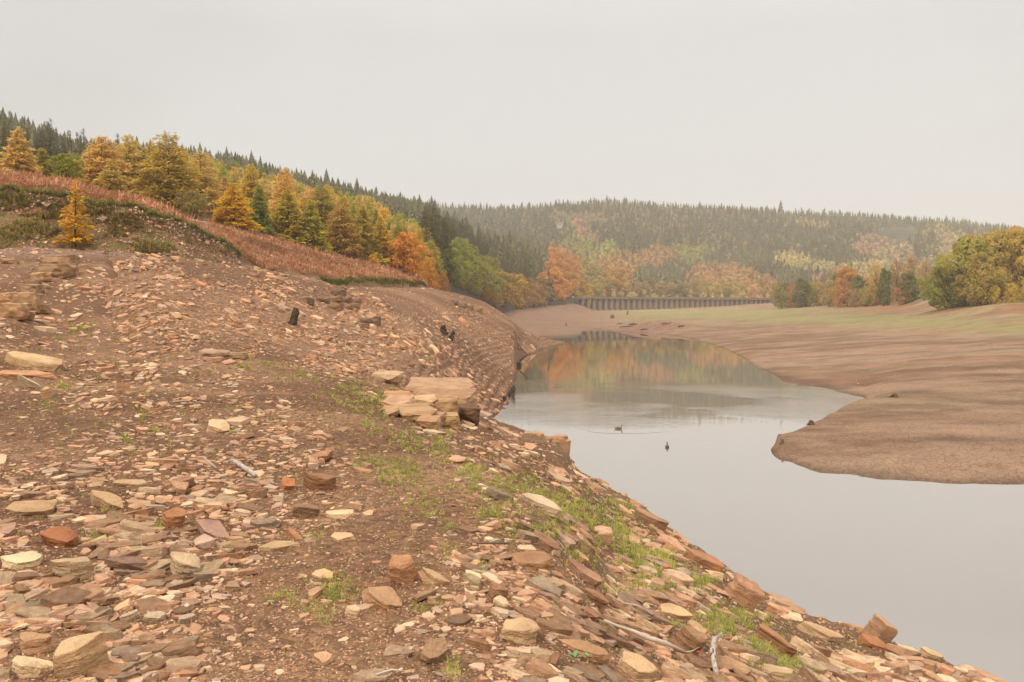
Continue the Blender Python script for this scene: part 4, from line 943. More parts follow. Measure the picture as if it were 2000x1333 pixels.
GOLD, PEACH, OLIVE, YGRN, DKGRN, TANO = (.62,.38,.07), (.66,.46,.21), (.33,.28,.07), (.46,.39,.07), (.15,.16,.06), (.58,.40,.15)
front = [  # kind, px, Y, top row, colour, label, width px
 ('larch', 36, 118, 246, (.74,.44,.17), 'peach gold larch with pointed top, tallest at the far left edge', 78),
 ('larch', -12, 125, 262, OLIVE, 'dull green larch cut by the left edge of the view', 60),
 ('larch', 82, 130, 288, (.42,.32,.06), 'yellow green larch half hidden behind the peach gold one', 60),
 ('larchold', 200, 132, 263, (.62,.38,.13), 'tall tan larch with bare topped layered boughs', 112),
 ('larch', 216, 118, 312, (.58,.40,.12), 'small pale gold larch in front of the tall tan larch', 60),
 ('larchold', 252, 138, 258, (.56,.38,.12), 'pale straw larch between two taller dark stemmed larches', 88),
 ('larchold', 328, 126, 256, (.48,.32,.075), 'broad olive gold larch with dark trunk showing, highest in the row', 128),
 ('larchold', 292, 140, 275, (.44,.30,.08), 'olive larch close behind the broad dark stemmed larch', 80),
 ('larchold', 392, 146, 292, (.56,.36,.12), 'tan gold larch right of the broad dark stemmed larch', 92),
 ('larch', 455, 136, 356, (.78,.40,.045), 'brightest orange larch standing at the edge of the bracken', 84),
 ('larch', 506, 146, 358, (.26,.25,.06), 'dark green larch wedged beside the brightest orange larch', 56),
 ('larch', 490, 160, 318, (.58,.38,.08), 'golden larch rising behind the brightest orange larch', 76),
 ('larch', 562, 150, 368, (.50,.36,.06), 'yellow green larch with orange lower boughs above the bracken', 88),
 ('larch', 608, 152, 388, (.44,.35,.055), 'sharp topped yellow green larch with drooping right side', 66),
 ('larchold', 556, 172, 326, (.66,.40,.14), 'peach topped larch in the second row', 78),
 ('larchold', 628, 168, 362, (.33,.25,.055), 'broad dark olive larch in the middle of the row', 96),
 ('larchold', 668, 160, 388, (.44,.25,.075), 'orange brown larch with dark gap at its foot', 80),
 ('larch', 708, 168, 398, (.48,.33,.07), 'olive gold larch near the lower end of the row', 78),
 ('larch', 742, 172, 420, (.58,.35,.06), 'yellow gold larch beside the round orange birch', 62),
 ('broadhi', 795, 172, 452, (.60,.28,.06), 'round headed orange birch at the low end of the larch row', 96),
 ('bush', 372, 118, 370, (.24,.19,.065), 'round dull olive bush in front of the larches', 92),
 ('broadhi', 127, 112, 300, (.28,.27,.05), 'low green leafy tree behind the bracken crest', 76),
 ('bush', 838, 186, 500, (.56,.28,.05), 'yellow orange bush at the end of the bracken slope', 56),
 ('bush', 866, 196, 530, (.40,.20,.06), 'brown orange bush low on the shore beyond the bracken', 40),
 ('broad', 838, 215, 470, (.50,.24,.07), 'orange brown tree just right of the round orange birch', 60),
 ('bush', 728, 158, 496, (.60,.33,.05), 'small orange yellow sapling clump at the foot of the olive larches', 26),
]
for (k, px_, Y_, tp, cl, lab, wpx) in front: tree_px(k, px_, Y_, tp, cl, lab, None, wpx)
# rows behind
Lx = [-60, 0, 100, 150, 200, 330, 400, 500, 560, 700, 760, 830, 900]; Lr = [262, 268, 300, 292, 272, 268, 302, 322, 334, 372, 398, 432, 470]
lc = [TANO, PEACH, (.50,.34,.09), YGRN, GOLD, OLIVE, (.60,.36,.13)]
lab_l = ['gold tinted larch in the crowd behind the front row', 'peach coloured larch in the crowd behind the front row', 'straw coloured larch in the crowd behind the front row', 'yellow green larch in the crowd behind the front row', 'deep gold larch in the crowd behind the front row', 'olive larch in the crowd behind the front row', 'tan larch in the crowd behind the front row']
nlr = 0
for row, dY in enumerate((168, 186, 206, 228, 252, 278)):
    for px_ in np.arange(-40, 850 - row * 6, 25):
        p_ = px_ + tr.uniform(-11, 11); Y_ = dY + p_ * .04 + tr.uniform(-6, 6)
        if (p_ < 60 and row > 1) or (row > 3 and p_ < 330): continue
        x = (p_ - 1000) / F * Y_; z = gz(x, Y_); top = np.interp(p_, Lx, Lr) + tr.uniform(0, 22) + max(0, 3 - row) * 6; h = EYE + (HOR - top) / F * Y_ - z
        if h < 4: continue
        i = int(tr.integers(0, 7)); cl = jit(lc[i], tr, .06, .12)
        where = ['behind the peach gold larch', 'behind the green leafy tree', 'behind the tall tan larch', 'behind the straw larch', 'behind the broad dark stemmed larch', 'behind the round olive bush', 'behind the brightest orange larch', 'behind the dark green larch', 'behind the sharp topped larch', 'behind the dark olive larch', 'behind the orange brown larch', 'behind the orange birch'][int(np.searchsorted([60, 150, 225, 285, 350, 410, 470, 530, 600, 660, 740], p_))]
        put_tree('larchold' if tr.uniform() < .5 else 'larch', x, Y_, z, min(h, 17), cl, lab_l[i].split(' in the')[0] + ' ' + where + ', ' + ['second', 'third', 'fourth', 'fifth', 'sixth', 'rearmost'][row] + ' rank', 'larches crowding behind the front row'); nlr += 1

# colour map of the woods: centre px, row, half sizes, kind, colour
SP, SP2 = (.155, .135, .062), (.205, .18, .085)
BL = [(860,470,45,30,'spruce',SP), (945,475,60,34,'spruce',SP), (1010,505,60,48,'spruce',SP2), (895,500,46,28,'broad',(.25,.25,.05)), (925,525,50,28,'broad',(.28,.25,.05)),
 (965,560,60,24,'broad',(.42,.26,.06)), (880,562,34,22,'broad',(.38,.20,.07)), (1040,570,30,20,'broad',(.40,.24,.08)), (1077,560,12,16,'spruce',SP), (1098,520,34,44,'broad',(.52,.25,.07)),
 (1120,560,20,22,'broad',(.46,.26,.06)), (1135,470,40,22,'broad',(.36,.30,.07)), (1160,535,22,34,'broad',(.38,.29,.09)), (1150,570,12,14,'broad',(.62,.42,.04)), (1208,525,40,30,'broad',(.47,.27,.07)), (1245,505,34,16,'broad',(.44,.25,.10)),
 (1258,535,24,22,'spruce',SP2), (1215,568,46,18,'broad',(.42,.28,.10)), (1290,495,44,16,'broad',(.46,.26,.10)), (1325,520,30,25,'spruce',SP2), (1345,572,30,14,'broad',(.36,.25,.11)),
 (1395,530,60,18,'broad',(.48,.27,.11)), (1450,540,60,24,'broad',(.48,.28,.09)), (1420,568,60,14,'broad',(.46,.33,.09)), (1490,565,40,18,'broad',(.48,.29,.10)), (1350,492,50,18,'broad',(.34,.31,.09)), (1440,500,80,14,'spruce',SP2),
 (1545,500,36,14,'broad',(.56,.42,.15)), (1590,515,40,8,'broad',(.50,.40,.17)), (1570,550,44,22,'spruce',SP), (1590,540,16,8,'broad',(.52,.26,.16)), (1530,535,30,14,'spruce',SP2), (1500,520,40,14,'spruce',SP),
 (1660,545,40,30,'broad',(.46,.29,.09)), (1640,575,50,14,'broad',(.42,.28,.11)), (1700,520,60,14,'broad',(.52,.40,.17)), (1560,575,50,10,'broad',(.42,.34,.10)),
 (1150,424,80,10,'broad',(.36,.26,.16)), (1125,428,14,8,'broad',(.60,.28,.14)), (1140,446,16,9,'broad',(.52,.28,.15)), (1112,440,10,9,'broad',(.32,.31,.12)), (1100,438,20,8,'none',0), (1150,458,26,8,'broad',(.42,.24,.15)), (1180,480,20,18,'broad',(.38,.36,.10)),
 (1230,440,90,34,'spruce',SP), (1350,440,120,40,'spruce',SP), (1500,450,90,44,'spruce',SP), (1000,440,120,30,'spruce',SP), (1480,432,14,7,'broad',(.50,.32,.14)), (1580,432,50,9,'broad',(.46,.36,.17)), (1700,470,50,20,'broad',(.46,.30,.17)), (1690,485,20,12,'broad',(.50,.27,.17)),
 (1752,456,44,16,'none',0), (1700,425,220,12,'spruce',SP2), (1640,495,60,14,'spruce',SP), (1745,490,50,16,'broad',(.48,.33,.18)), (1810,480,34,26,'spruce',SP), (1860,460,44,24,'broad',(.48,.36,.16)), (1870,490,40,26,'broad',(.50,.36,.18)), (1830,510,70,12,'broad',(.44,.34,.18)), (1780,520,80,12,'broad',(.48,.36,.18)), (1900,440,60,12,'spruce',SP2), (1890,450,10,8,'spruce',SP),
 (1640,460,70,26,'spruce',SP), (840,420,60,20,'spruce',SP2), (800,430,50,22,'spruce',SP2), (780,440,26,14,'broad',(.40,.34,.16)), (1200,400,200,10,'spruce',SP)]
BLa = np.array([b[:4] for b in BL], float)
def pick(px, row, r_):
    d = ((px[:, None] - BLa[None, :, 0]) / BLa[None, :, 2]) ** 2 + ((row[:, None] - BLa[None, :, 1]) / BLa[None, :, 3]) ** 2
    d = d * r_.uniform(.6, 1.5, d.shape); i = d.argmin(1); return i
REC = []   # kind, x, y, z, h, colour, zone
def zone_rec(land, pxs, Ys, hr_, zone, r_, hk=1.0):
    X = (pxs - 1000) / F * Ys; Z = ground(X, Ys); 
    hh = r_.uniform(hr_[0], hr_[1], len(X)); row = HOR - (Z + hh * .7 - EYE) / Ys * F; k = pick(pxs, row, r_)
    for i in range(len(X)):
        kd = BL[k[i]][4]; cc0 = BL[k[i]][5]
        if kd == 'spruce' and zone == 'far' and r_.uniform() < .14: kd = 'broad'; cc0 = ((.30, .24, .10), (.36, .26, .12), (.24, .22, .09))[int(r_.integers(0, 3))]
        if kd == 'none' or Z[i] < 7.0: continue
        h = hh[i] * (1.15 if kd == 'spruce' else .92) * hk; c = jit(cc0, r_, .08, .2)
        REC.append((kd, X[i], Ys[i], Z[i], h, c, zone))
r = np.random.default_rng(61)
# valley-side woods beyond the bracken and round the viaduct, front edge follows the shore
for row in range(26):
    p_ = np.arange(835, 1530, 17.0) + r.uniform(-7, 7, len(np.arange(835, 1530, 17.0)))
    fr = np.interp(p_, [835, 880, 950, 1050, 1105, 1140, 1165, 1200, 1300, 1530], [215, 290, 385, 480, 562, 628, 662, 690, 716, 768])
    Y_ = fr + row * lerp(11, 16, sstep(900, 1200, p_)) + r.uniform(-6, 6, len(p_)); ok = (p_ < 1250) | (row < 14)
    low = row == 0
    zone_rec(H, p_[ok], Y_[ok], (8, 12) if low else (12, 18), 'valley', r)
for row in range(14):
    p_ = np.arange(1530, 1930, 20.0) + r.uniform(-8, 8, 20); Y_ = 640 - np.clip((p_ - 1600), 0, 300) * .35 + row * 19 + r.uniform(-8, 8, 20); zone_rec(G, p_, Y_, (7, 11) if row == 0 else (10, 15), 'right', r)
# spruce hillside on the left
sel = []
for row in range(30):
    Y0 = 240 + row * 15; stp = 13 - row * .15; p_ = np.arange(-60, 900, stp); p_ = p_ + r.uniform(-5, 5, len(p_)); Y_ = Y0 + p_ * .10 + r.uniform(-6, 6, len(p_))
    X = (p_ - 1000) / F * Y_; Z = ground(X, Y_)
    crest = np.interp(p_, [0, 200, 400, 620, 830], [560, 500, 560, 640, 820]); ok = (Y_ < crest) & (p_ < 860)
    hs = r.uniform(6.5, 10, len(p_)) * np.where(r.uniform(0, 1, len(p_)) < .07, 1.45, 1)
    for i in np.where(ok)[0]:
        REC.append(('spruce', X[i], Y_[i], Z[i], hs[i], jit((.19, .18, .095) if r.uniform() > .1 else (.22, .19, .08), r, .06, .2), 'lefthill'))
# far hill: jittered in view density
fh = []
R_ = G.rows(); 
for px_ in np.arange(700, 2160, 7.5):
    for row in np.arange(392, 580, 5.2): fh.append((px_ + r.uniform(-4, 4), row + r.uniform(-3, 3)))
fh = np.array(fh); Yh = G.hit(fh[:, 0], fh[:, 1], 700); ok = np.isfinite(Yh); fh = fh[ok]; Yh = Yh[ok]
X = (fh[:, 0] - 1000) / F * Yh; Zg = G.h(X, Yh); vis = (H.h(X, Yh) < Zg) & (Yh > 760); fh = fh[vis]; Yh = Yh[vis]
zone_rec(G, fh[:, 0], Yh, (7, 12), 'far', r)
cp = np.arange(780, 2100, 5.0); cp = cp[(cp < 1292) | (cp > 1303)] + 0; cY = np.interp(cp, [780, 1200, 1450, 1600, 1800, 2100], [1490, 1470, 1470, 1450, 1410, 1380]) + r.uniform(-25, 10, len(cp))
X = (cp - 1000) / F * cY; Z = G.h(X, cY)
for i in range(len(cp)): REC.append(('spruce', X[i], cY[i], Z[i], r.uniform(6.5, 9.2), jit(SP2, r, .05, .15), 'crest'))
x_ = (1525 - 1000) / F * 1440; REC.append(('spruce', x_, 1440, float(G.h(np.array([x_]), np.array([1440]))[0]), 22, SP, 'crest'))
def clabel(kind, c, zone, h, px, row):
    hue = c[0] / max(c[1], 1e-3); lum = c[0]
    if kind == 'spruce': s = 'dark green spruce' if lum < .10 else 'grey green spruce' if lum < .16 else 'yellowish spruce'
    else: s = ('rust orange tree' if hue > 2.2 else 'orange brown tree' if hue > 1.7 else 'tan gold tree' if hue > 1.35 else 'yellow green tree')
    s = ('tall ' if h > (15 if zone in ('valley', 'right') else 12) else 'low ' if h < (10 if zone in ('valley', 'right') else 9.5) else '') + s
    def at(v, edges, words): return words[int(np.searchsorted(edges, v))]
    if zone == 'valley':
        z = at(px, [856, 880, 930, 980, 1030, 1070, 1110, 1160, 1220, 1290, 1370, 1450], ['just right of the orange birch', 'beside the last bracken', 'above the rounded rubble hill', 'above the near mud beach', 'above the middle mud beach', 'above the head of the inlet', 'just left of the viaduct', 'over the white end pillar',
            'behind the tallest piers', 'behind the left piers', 'behind the middle piers', 'behind the shorter piers', 'behind the viaduct right end'])
        b = at(row, [430, 445, 458, 470, 482, 494, 506, 530, 550, 572], ['touching the skyline', 'just under the skyline', 'near the top', 'upper rank', 'upper middle rank', 'middle rank', 'topmost', 'high up', 'halfway up', 'low down', 'at the foot'])
    elif zone == 'right': z = at(px, [1600, 1680, 1760, 1850], ['by the viaduct end', 'near the rust orange tree', 'below the far clearing', 'behind the knoll trees', 'behind the oak grove']); b = at(row, [560, 575], ['back rank', 'middle rank', 'front rank'])
    elif zone == 'lefthill':
        z = at(px, [60, 130, 200, 280, 360, 440, 520, 600, 680, 760], ['above the peach gold larch', 'above the green leafy tree', 'above the tall tan larch', 'above the straw larch', 'above the broad dark stemmed larch', 'above the brightest orange larch', 'above the dark green larch', 'above the sharp topped larch', 'above the olive larches', 'above the orange birch', 'at the hillside end'])
        b = at(row, [300, 330, 360, 400, 440], ['on the skyline', 'near the skyline', 'upper hillside', 'middle hillside', 'lower hillside', 'at the foot of the hillside'])
    else: z = 'on the far hill'; b = at(px, [900, 1000, 1100, 1200, 1297, 1400, 1520, 1650, 1800], ['at its left end', 'left part', 'left of the clearing', 'above the farmhouse', 'just left of the skyline gap', 'just right of the skyline gap', 'centre ridge', 'right of the lone tall spire', 'above the bare clearing', 'at its right end'])
    return (s + ' ' + z + ', ' + b)
by = {}
for t_ in REC: by.setdefault(t_[0], []).append(t_)
def far_templates(kind):
    out = []
    for i in range(4):
        r_ = np.random.default_rng(300 + i + (50 if kind == 'broad' else 0)); m = MB()
        if kind == 'spruce':
            n = 40; h = r_.uniform(.02, .97, n) ** .8; az = r_.uniform(0, 2 * PI, n); rd = .25 * (1 - h) ** .85 + .012; o = np.stack([np.cos(az) * rd, np.sin(az) * rd, h - .05], 1)
            tt = np.stack([-np.sin(az), np.cos(az), az * 0], 1) * (rd * .55 + .012)[:, None]; top = np.stack([np.cos(az) * rd * .12, np.sin(az) * rd * .12, h + .11 + r_.uniform(0, .05, n)], 1)
            m.tris(o - tt, o + tt, top); m.tube([(0, 0, 0), (0, 0, .98)], [.12, .004], 4)
        else:
            c, _ = broadleaf(400 + i, 10, 3, .36, .05, .085, .17, 1, False); m.add(np.concatenate(c.V), np.concatenate(c.F))
            m.ell((0, 0, .45), (.22, .22, .32), 5, 4)
        out.append((np.concatenate(m.V), np.concatenate(m.F)))
    return out
seen_lab = {}
ORD = ['leftmost', 'second from left', 'third from left', 'fourth from left', 'fifth from left', 'sixth from left', 'seventh from left', 'eighth from left', 'ninth from left', 'tenth from left', 'eleventh from left', 'twelfth from left']
LABELLED = {}
for kind, lst in by.items():
    lst.sort(key=lambda t: -t[4] / t[2]); big = lst[:285]; rest = lst[285:]
    for (kd, x, y, z, h, c, zn) in big:
        px_ = x / y * F + 1000; row = HOR - (z - EYE) / y * F; lb = clabel(kd, c, zn, h, px_, row)
        o_ = put_tree(kd, x, y, z, h, c, lb, {'valley': 'woodland trees round the head of the lake', 'right': 'trees between viaduct and green knoll', 'lefthill': 'spruces on the left hillside', 'far': 'trees on the far hill', 'crest': 'trees on the far hill'}[zn] , 1.0); LABELLED.setdefault(lb, []).append((px_, o_))
    if rest:
        tm = far_templates(kind); n = len(rest); a = r.uniform(0, 2 * PI, n); R = np.zeros((n, 3, 3)); R[:, 0, 0] = np.cos(a); R[:, 0, 1] = -np.sin(a); R[:, 1, 0] = np.sin(a); R[:, 1, 1] = np.cos(a); R[:, 2, 2] = 1
        hh = np.array([t[4] for t in rest]); wd = r.uniform(.85, 1.25, n); S = np.stack([hh * wd, hh * wd, hh], 1)
        nm = 'distant_spruce_wood' if kind == 'spruce' else 'distant_broadleaf_wood'
        o = joined_stones(nm, None, tm, np.array([t[1] for t in rest]), np.array([t[2] for t in rest]), np.array([t[3] for t in rest]) - .5, R, S, np.array([t[5] for t in rest]), M_leafs)
for o_ in COL.objects:
    if o_.type == 'EMPTY' and o_.get('group') == 'larches crowding behind the front row': LABELLED.setdefault(o_['label'], []).append((o_.location.x / o_.location.y * F + 1000, o_))
for lb, lst in LABELLED.items():
    if len(lst) > 1:
        lst.sort(key=lambda q: q[0])
        for i_, (_, o_) in enumerate(lst): o_['label'] = lb + ', ' + (ORD[i_] if i_ < 12 else 'number %d from left' % (i_ + 1))
# right bank trees
right = [
 ('broadhi', 1850, 262, 510, (.27,.26,.06), 'dark green spreading oak at the left end of the right bank grove', 100),
 ('broadhi', 1892, 258, 458, (.38,.33,.07), 'tallest green oak of the right bank grove', 130),
 ('broadhi', 1915, 250, 490, (.40,.30,.08), 'olive brown oak in front of the tallest green oak', 90),
 ('broadhi', 1950, 262, 446, (.46,.33,.08), 'orange brown oak with dark trunk near the right edge', 125),
 ('broadhi', 1998, 256, 440, (.50,.35,.08), 'orange oak cut by the right edge of the view', 120),
 ('thin', 1900, 285, 452, (.46,.28,.10), 'thin topped brown tree behind the tallest green oak', 80),
 ('thin', 1985, 290, 436, (.46,.28,.14), 'bare twiggy tree rising behind the orange oaks', 90),
 ('broadhi', 2060, 262, 430, (.48,.28,.07), 'tawny oak just outside the right edge', 110),
 ('bush', 1944, 246, 556, (.56,.40,.08), 'low yellow bush at the foot of the right bank oaks', 22),
 ('bush', 1974, 244, 552, (.54,.38,.08), 'wider yellow bush in the corner of the right bank', 42),
 ('bush', 2005, 242, 548, (.50,.38,.09), 'yellow green bush at the right edge of the grass', 40),
 ('thin', 1710, 380, 512, (.50,.32,.09), 'upright golden brown tree on the green knoll', 32),
 ('broad', 1728, 366, 522, (.16,.17,.05), 'dark green round tree left of the bare brown trees', 38),
 ('thin', 1752, 385, 504, (.38,.22,.12), 'thin bare purple brown tree on the knoll, left of two', 36),
 ('thin', 1782, 380, 498, (.42,.26,.12), 'thin brown tree on the knoll beside the oak grove', 44),
 ('thin', 1808, 370, 508, (.40,.26,.13), 'thin tan tree half behind the oak grove', 34),
 ('broad', 1835, 330, 494, (.42,.34,.10), 'pale green tree behind the left end of the oak grove', 44),
 ('broadhi', 1655, 420, 520, (.50,.26,.07), 'rust orange tree between viaduct and green knoll', 62),
 ('spruce', 1662, 450, 500, (.30,.28,.06), 'yellow green pointed conifer above the rust orange tree', 22),
 ('broad', 1690, 400, 540, (.46,.30,.13), 'tan tree right of the rust orange tree', 44),
 ('bush', 1622, 430, 560, (.42,.29,.13), 'pinkish brown bush by the end of the viaduct', 40),
 ('bush', 1668, 395, 564, (.42,.27,.13), 'brown bush at the foot of the rust orange tree', 30),
 ('bush', 1700, 385, 560, (.40,.34,.12), 'green tan bush below the knoll', 36),
 ('bush', 1575, 480, 556, (.55,.33,.07), 'small yellow orange bush beside the viaduct end', 22),
 ('bush', 1545, 500, 566, (.42,.32,.12), 'dull green bush touching the viaduct end', 26),
 ('bush', 1600, 470, 562, (.40,.31,.10), 'olive bush in the gap beyond the viaduct', 26),
]
r2 = np.random.default_rng(17); BELT = ['olive', 'tan', 'orange brown', 'yellow green', 'dark green', 'rust']; BC = [(.30,.25,.08), (.44,.31,.13), (.44,.25,.08), (.38,.32,.08), (.17,.17,.06), (.46,.22,.08)]
BX = [1528, 1552, 1566, 1586, 1598, 1612, 1636, 1648, 1678, 1692, 1716, 1730, 1742, 1765, 1775, 1795, 1815, 1822]
for i_, bx_ in enumerate(BX):
    q = i_ * 5 % 6; near_ = ['the viaduct end', 'the small yellow orange bush', 'the pinkish brown bush', 'the rust orange tree', 'the green tan bush', 'the bare brown trees', 'the oak grove'][int(np.searchsorted([1550, 1600, 1640, 1685, 1720, 1790], bx_))]
    right.append(('bush' if i_ % 2 else 'broad', bx_, (470 if bx_ < 1640 else 400 if bx_ < 1760 else 350) + float(r2.uniform(-12, 12)), 562 - float(r2.uniform(0, 22)) - (12 if i_ % 2 == 0 else 0), BC[q], BELT[q] + (' bush' if i_ % 2 else ' tree') + ' in the belt near ' + near_ + ', ' + ['first', 'second', 'third', 'fourth'][i_ % 4] + ' in rank', 46))
for (k, px_, Y_, tp, cl, lab, wpx) in right: tree_px(k, px_, Y_, tp, cl, lab, None, wpx)
# young larch on the earth bank
pl = on(D, 152, 474); TV['young'] = [variant('y', *conifer(777, 22, 6, 16, .24, .55, .5, .020, .12, .0, .72))]; NAMES['young'] = 'larch_tree'; CATS['young'] = 'larch tree'
hy = (474 - 338) / F * pl.y; put_tree('young', pl.x, pl.y - .4, pl.z - .2, hy, (.78, .46, .05), 'slender young yellow larch growing alone on the earth bank', None, 1.05)

# ---------------------------------------------------------------- bracken, weeds, grass
lipx = [-700,0,110,200,290,350,400,445,462,480,600,660,760,825,850]; lipY = [67,72.5,73.5,74.5,77,79.5,83.5,87,90.5,93.5,104,113,138,162,170]
def blades(X, Y, Z, n, L_, wdt, lean, r_, c, colj=.18, up=1.0):
    """tufts of thin blades; returns vertices, faces, colours"""
    N = len(X); m = N * n; bx = np.repeat(X, n); by_ = np.repeat(Y, n); bz = np.repeat(Z, n); LL = np.repeat(L_, n) * r_.uniform(.5, 1.1, m); sp = np.repeat(L_, n) * .30
    az = r_.uniform(0, 2 * PI, m); le = np.abs(r_.normal(0, lean, m)); ox = np.cos(az) * sp * r_.uniform(0, 1, m); oy = np.sin(az) * sp * r_.uniform(0, 1, m)
    b0 = np.stack([bx + ox, by_ + oy, bz - .01], 1); d_ = np.stack([np.cos(az) * le, np.sin(az) * le, np.ones(m) * up], 1); d_ = unit(d_)
    sd = unit(np.stack([-np.sin(az + r_.normal(0, .6, m)), np.cos(az), az * 0], 1)); w_ = np.repeat(wdt, n)[:, None] if np.ndim(wdt) else wdt
    mid = b0 + d_ * (LL * .55)[:, None]; tip = mid + unit(d_ + np.stack([np.cos(az), np.sin(az), -.5 * np.ones(m)], 1) * le[:, None]) * (LL * .5)[:, None]
    V = np.stack([b0 - sd * w_ * .5, b0 + sd * w_ * .5, mid + sd * w_, mid - sd * w_, tip], 1).reshape(-1, 3); b = np.arange(m)[:, None] * 5
    Fc = np.concatenate([b + [0, 1, 2], b + [0, 2, 3], b + [3, 2, 4]]); cc = np.repeat(np.repeat(c, n, 0) * (1 + r_.uniform(-colj, colj, m))[:, None], 5, 0)
    return V, Fc, np.clip(cc, .01, .9)
r = np.random.default_rng(81); N = 12500
px = np.concatenate([r.uniform(-90, 360, 3600), r.uniform(340, 836, N - 3600)]); ly = np.interp(px, lipx, lipY)
far_ = np.interp(px, [-90, 200, 345, 450, 600, 740, 836], [118, 124, 134, 146, 172, 196, 206]); Y = ly + .7 + (far_ - ly) * r.uniform(0, 1, N) ** 1.25; X = (px - 1000) / F * Y
Z = np.maximum(D.h(X, Y), H.h(X, Y)); k = (Z > 5) & (Y > ly + .7 + fbm(X * .6, Y * .6, 7) * .9); X, Y, Z, px = X[k], Y[k], Z[k], px[k]
n_ = len(X); hgt = r.uniform(.7, 1.25, n_) * (.75 + .5 * vnoise(X * .4, Y * .4, 3)) * np.where(px < 345, 1.0, .75) * (1 + .4 * sstep(100, 170, Y))
base_c = lerp(np.array([.40, .185, .10]), np.array([.64, .36, .215]), sstep(.3, .7, vnoise(X * .35, Y * .35, 5) * .6 + r.uniform(0, .4, n_))[:, None])
V, Fc, cc = blades(X, Y, Z, 6, hgt * r.uniform(.5, 1.05, n_), hgt * .055, 1.3, r, base_c, .3, .3)
o = mobj('bracken', raw_mesh('bracken', V, Fc, M_frond, False, cc)); tag(o, kind='stuff'); print('BRACKEN', len(Fc))
# grass lip along the top of the earth bank + pale grass
pxl = r.uniform(-60, 470, 2600); yl = np.interp(pxl, lipx, lipY) + r.normal(0, .35, 2600); X = (pxl - 1000) / F * yl; Z = D.h(X, yl)
yl = np.interp(pxl, lipx, lipY) + np.abs(r.normal(.0, .30, 2600)) + .05; X = (pxl - 1000) / F * yl; Z = D.h(X, yl)
gc = np.where(r.uniform(0, 1, 2600)[:, None] < .75, np.array([.24, .24, .045]), np.array([.52, .42, .24])); V1 = blades(X, yl, Z, 5, r.uniform(.25, .5, 2600), .035, .9, r, gc)
pxl = r.uniform(628, 832, 1300); yl = np.interp(pxl, lipx, lipY) + r.normal(0, .5, 1300); X = (pxl - 1000) / F * yl; Z = D.h(X, yl); V2 = blades(X, yl, Z, 5, r.uniform(.3, .6, 1300), .05, .9, r, np.tile([.22, .21, .05], (1300, 1)))
def stuffjoin(name, parts, mat, parent=None):
    off = 0; Vs, Fs, Cs = [], [], []
    for V, Fc, cc in parts: Vs.append(V); Fs.append(Fc + off); Cs.append(cc); off += len(V)
    o = mobj(name, raw_mesh(name, np.concatenate(Vs), np.concatenate(Fs), mat, False, np.concatenate(Cs)), parent); tag(o, kind='stuff'); print('STUFF', name, sum(len(f) for f in Fs)); return o
stuffjoin('lip_grass', [V1, V2], M_grass)
# plants on the face of the earth bank
N = 6500; px = r.uniform(-60, 465, N); py = r.uniform(370, 520, N); Y = D.hit(px, py, 50); ok = np.isfinite(Y); px, Y = px[ok], Y[ok]; X = (px - 1000) / F * Y; Z = D.h(X, Y)
k = (Y < np.interp(px, lipx, lipY) - .2) & (A.h(X, Y) < Z + .1) & (fbm(X * .5, Z * .9, 91) > -.25 + px / 700); X, Y, Z = X[k], Y[k], Z[k]; n_ = len(X)
cv = 1.0 * np.array([(.36, .29, .10), (.30, .27, .08), (.42, .26, .12), (.40, .33, .12), (.26, .18, .09)])[r.integers(0, 5, n_)]
stuffjoin('bank_weeds', [blades(X, Y, Z, 7, r.uniform(.2, .6, n_), .05, 1.2, r, cv)], M_grass)
N = 5200; px = r.uniform(-60, 468, N); py = r.uniform(380, 524, N); Y = D.hit(px, py, 50); ok = np.isfinite(Y); px, Y = px[ok], Y[ok]; X = (px - 1000) / F * Y; Z = D.h(X, Y)
k = (Y < np.interp(px, lipx, lipY) - .1) & (A.h(X, Y) < Z + .1) & (fbm(X * .4, Z * .8, 93) > -.2); X, Y, Z = X[k], Y[k], Z[k]; n_ = len(X); sz = np.exp(r.normal(0, .5, n_)) * 4.2 / F * Y * .5
joined_stones('bank_rubble', cliff, TS, X, Y, Z, frames(D, X, Y, r, .4, 1), np.stack([sz, sz * .75, sz * .5], 1), colours(r, n_, [.10, .30, .08, .40, .08, .04]), M_stones)
# fresh green weeds among the stones
WB = [(500,715,45,12,.5),(600,735,50,14,.5),(680,762,36,20,.8),(735,780,30,26,.8),(725,830,30,22,.6),(660,800,60,30,.25),(800,860,40,26,.6),(780,925,55,30,.8),(860,880,30,30,.8),(915,930,32,32,1),(960,1000,40,26,.9),
 (1010,940,50,24,.6),(1080,985,50,26,1),(1130,1005,60,26,1),(1190,1045,50,26,1),(1240,1080,50,24,1),(1050,1040,60,20,.8),(1130,1090,40,20,.6),(1290,1130,46,22,.8),(1220,1160,40,20,.7),(1360,1140,40,20,1),(1300,1090,30,20,.8),(1400,1220,60,24,.9),(1450,1210,40,22,.8),
 (1480,1270,40,26,1),(1530,1300,50,22,.9),(1450,1165,30,16,.5),(1600,1310,40,12,.6),(650,1150,40,32,.8),(560,1165,30,14,.6),(630,1210,16,12,.8),(880,1080,14,20,.5),(870,1030,14,18,.5),(820,1190,18,10,.7),(885,1305,16,24,.9),(190,1055,34,22,1),
 (310,1035,16,24,.8),(205,990,12,14,.9),(130,755,34,12,.7),(160,645,34,14,.6),(95,790,16,14,.5),(275,810,8,12,.8),(305,840,8,12,.8),(245,862,10,10,.9),(600,1190,24,10,.5),(870,1175,20,10,.5),(1210,1000,50,20,.6),(720,905,40,20,.4),(830,985,50,30,.35),(1080,1180,16,10,.6),(1270,1105,60,20,.8), (940,1110,12,20,.4),(610,1050,20,16,.5),(70,1190,10,8,.4),(980,960,60,20,.6)]
parts = []
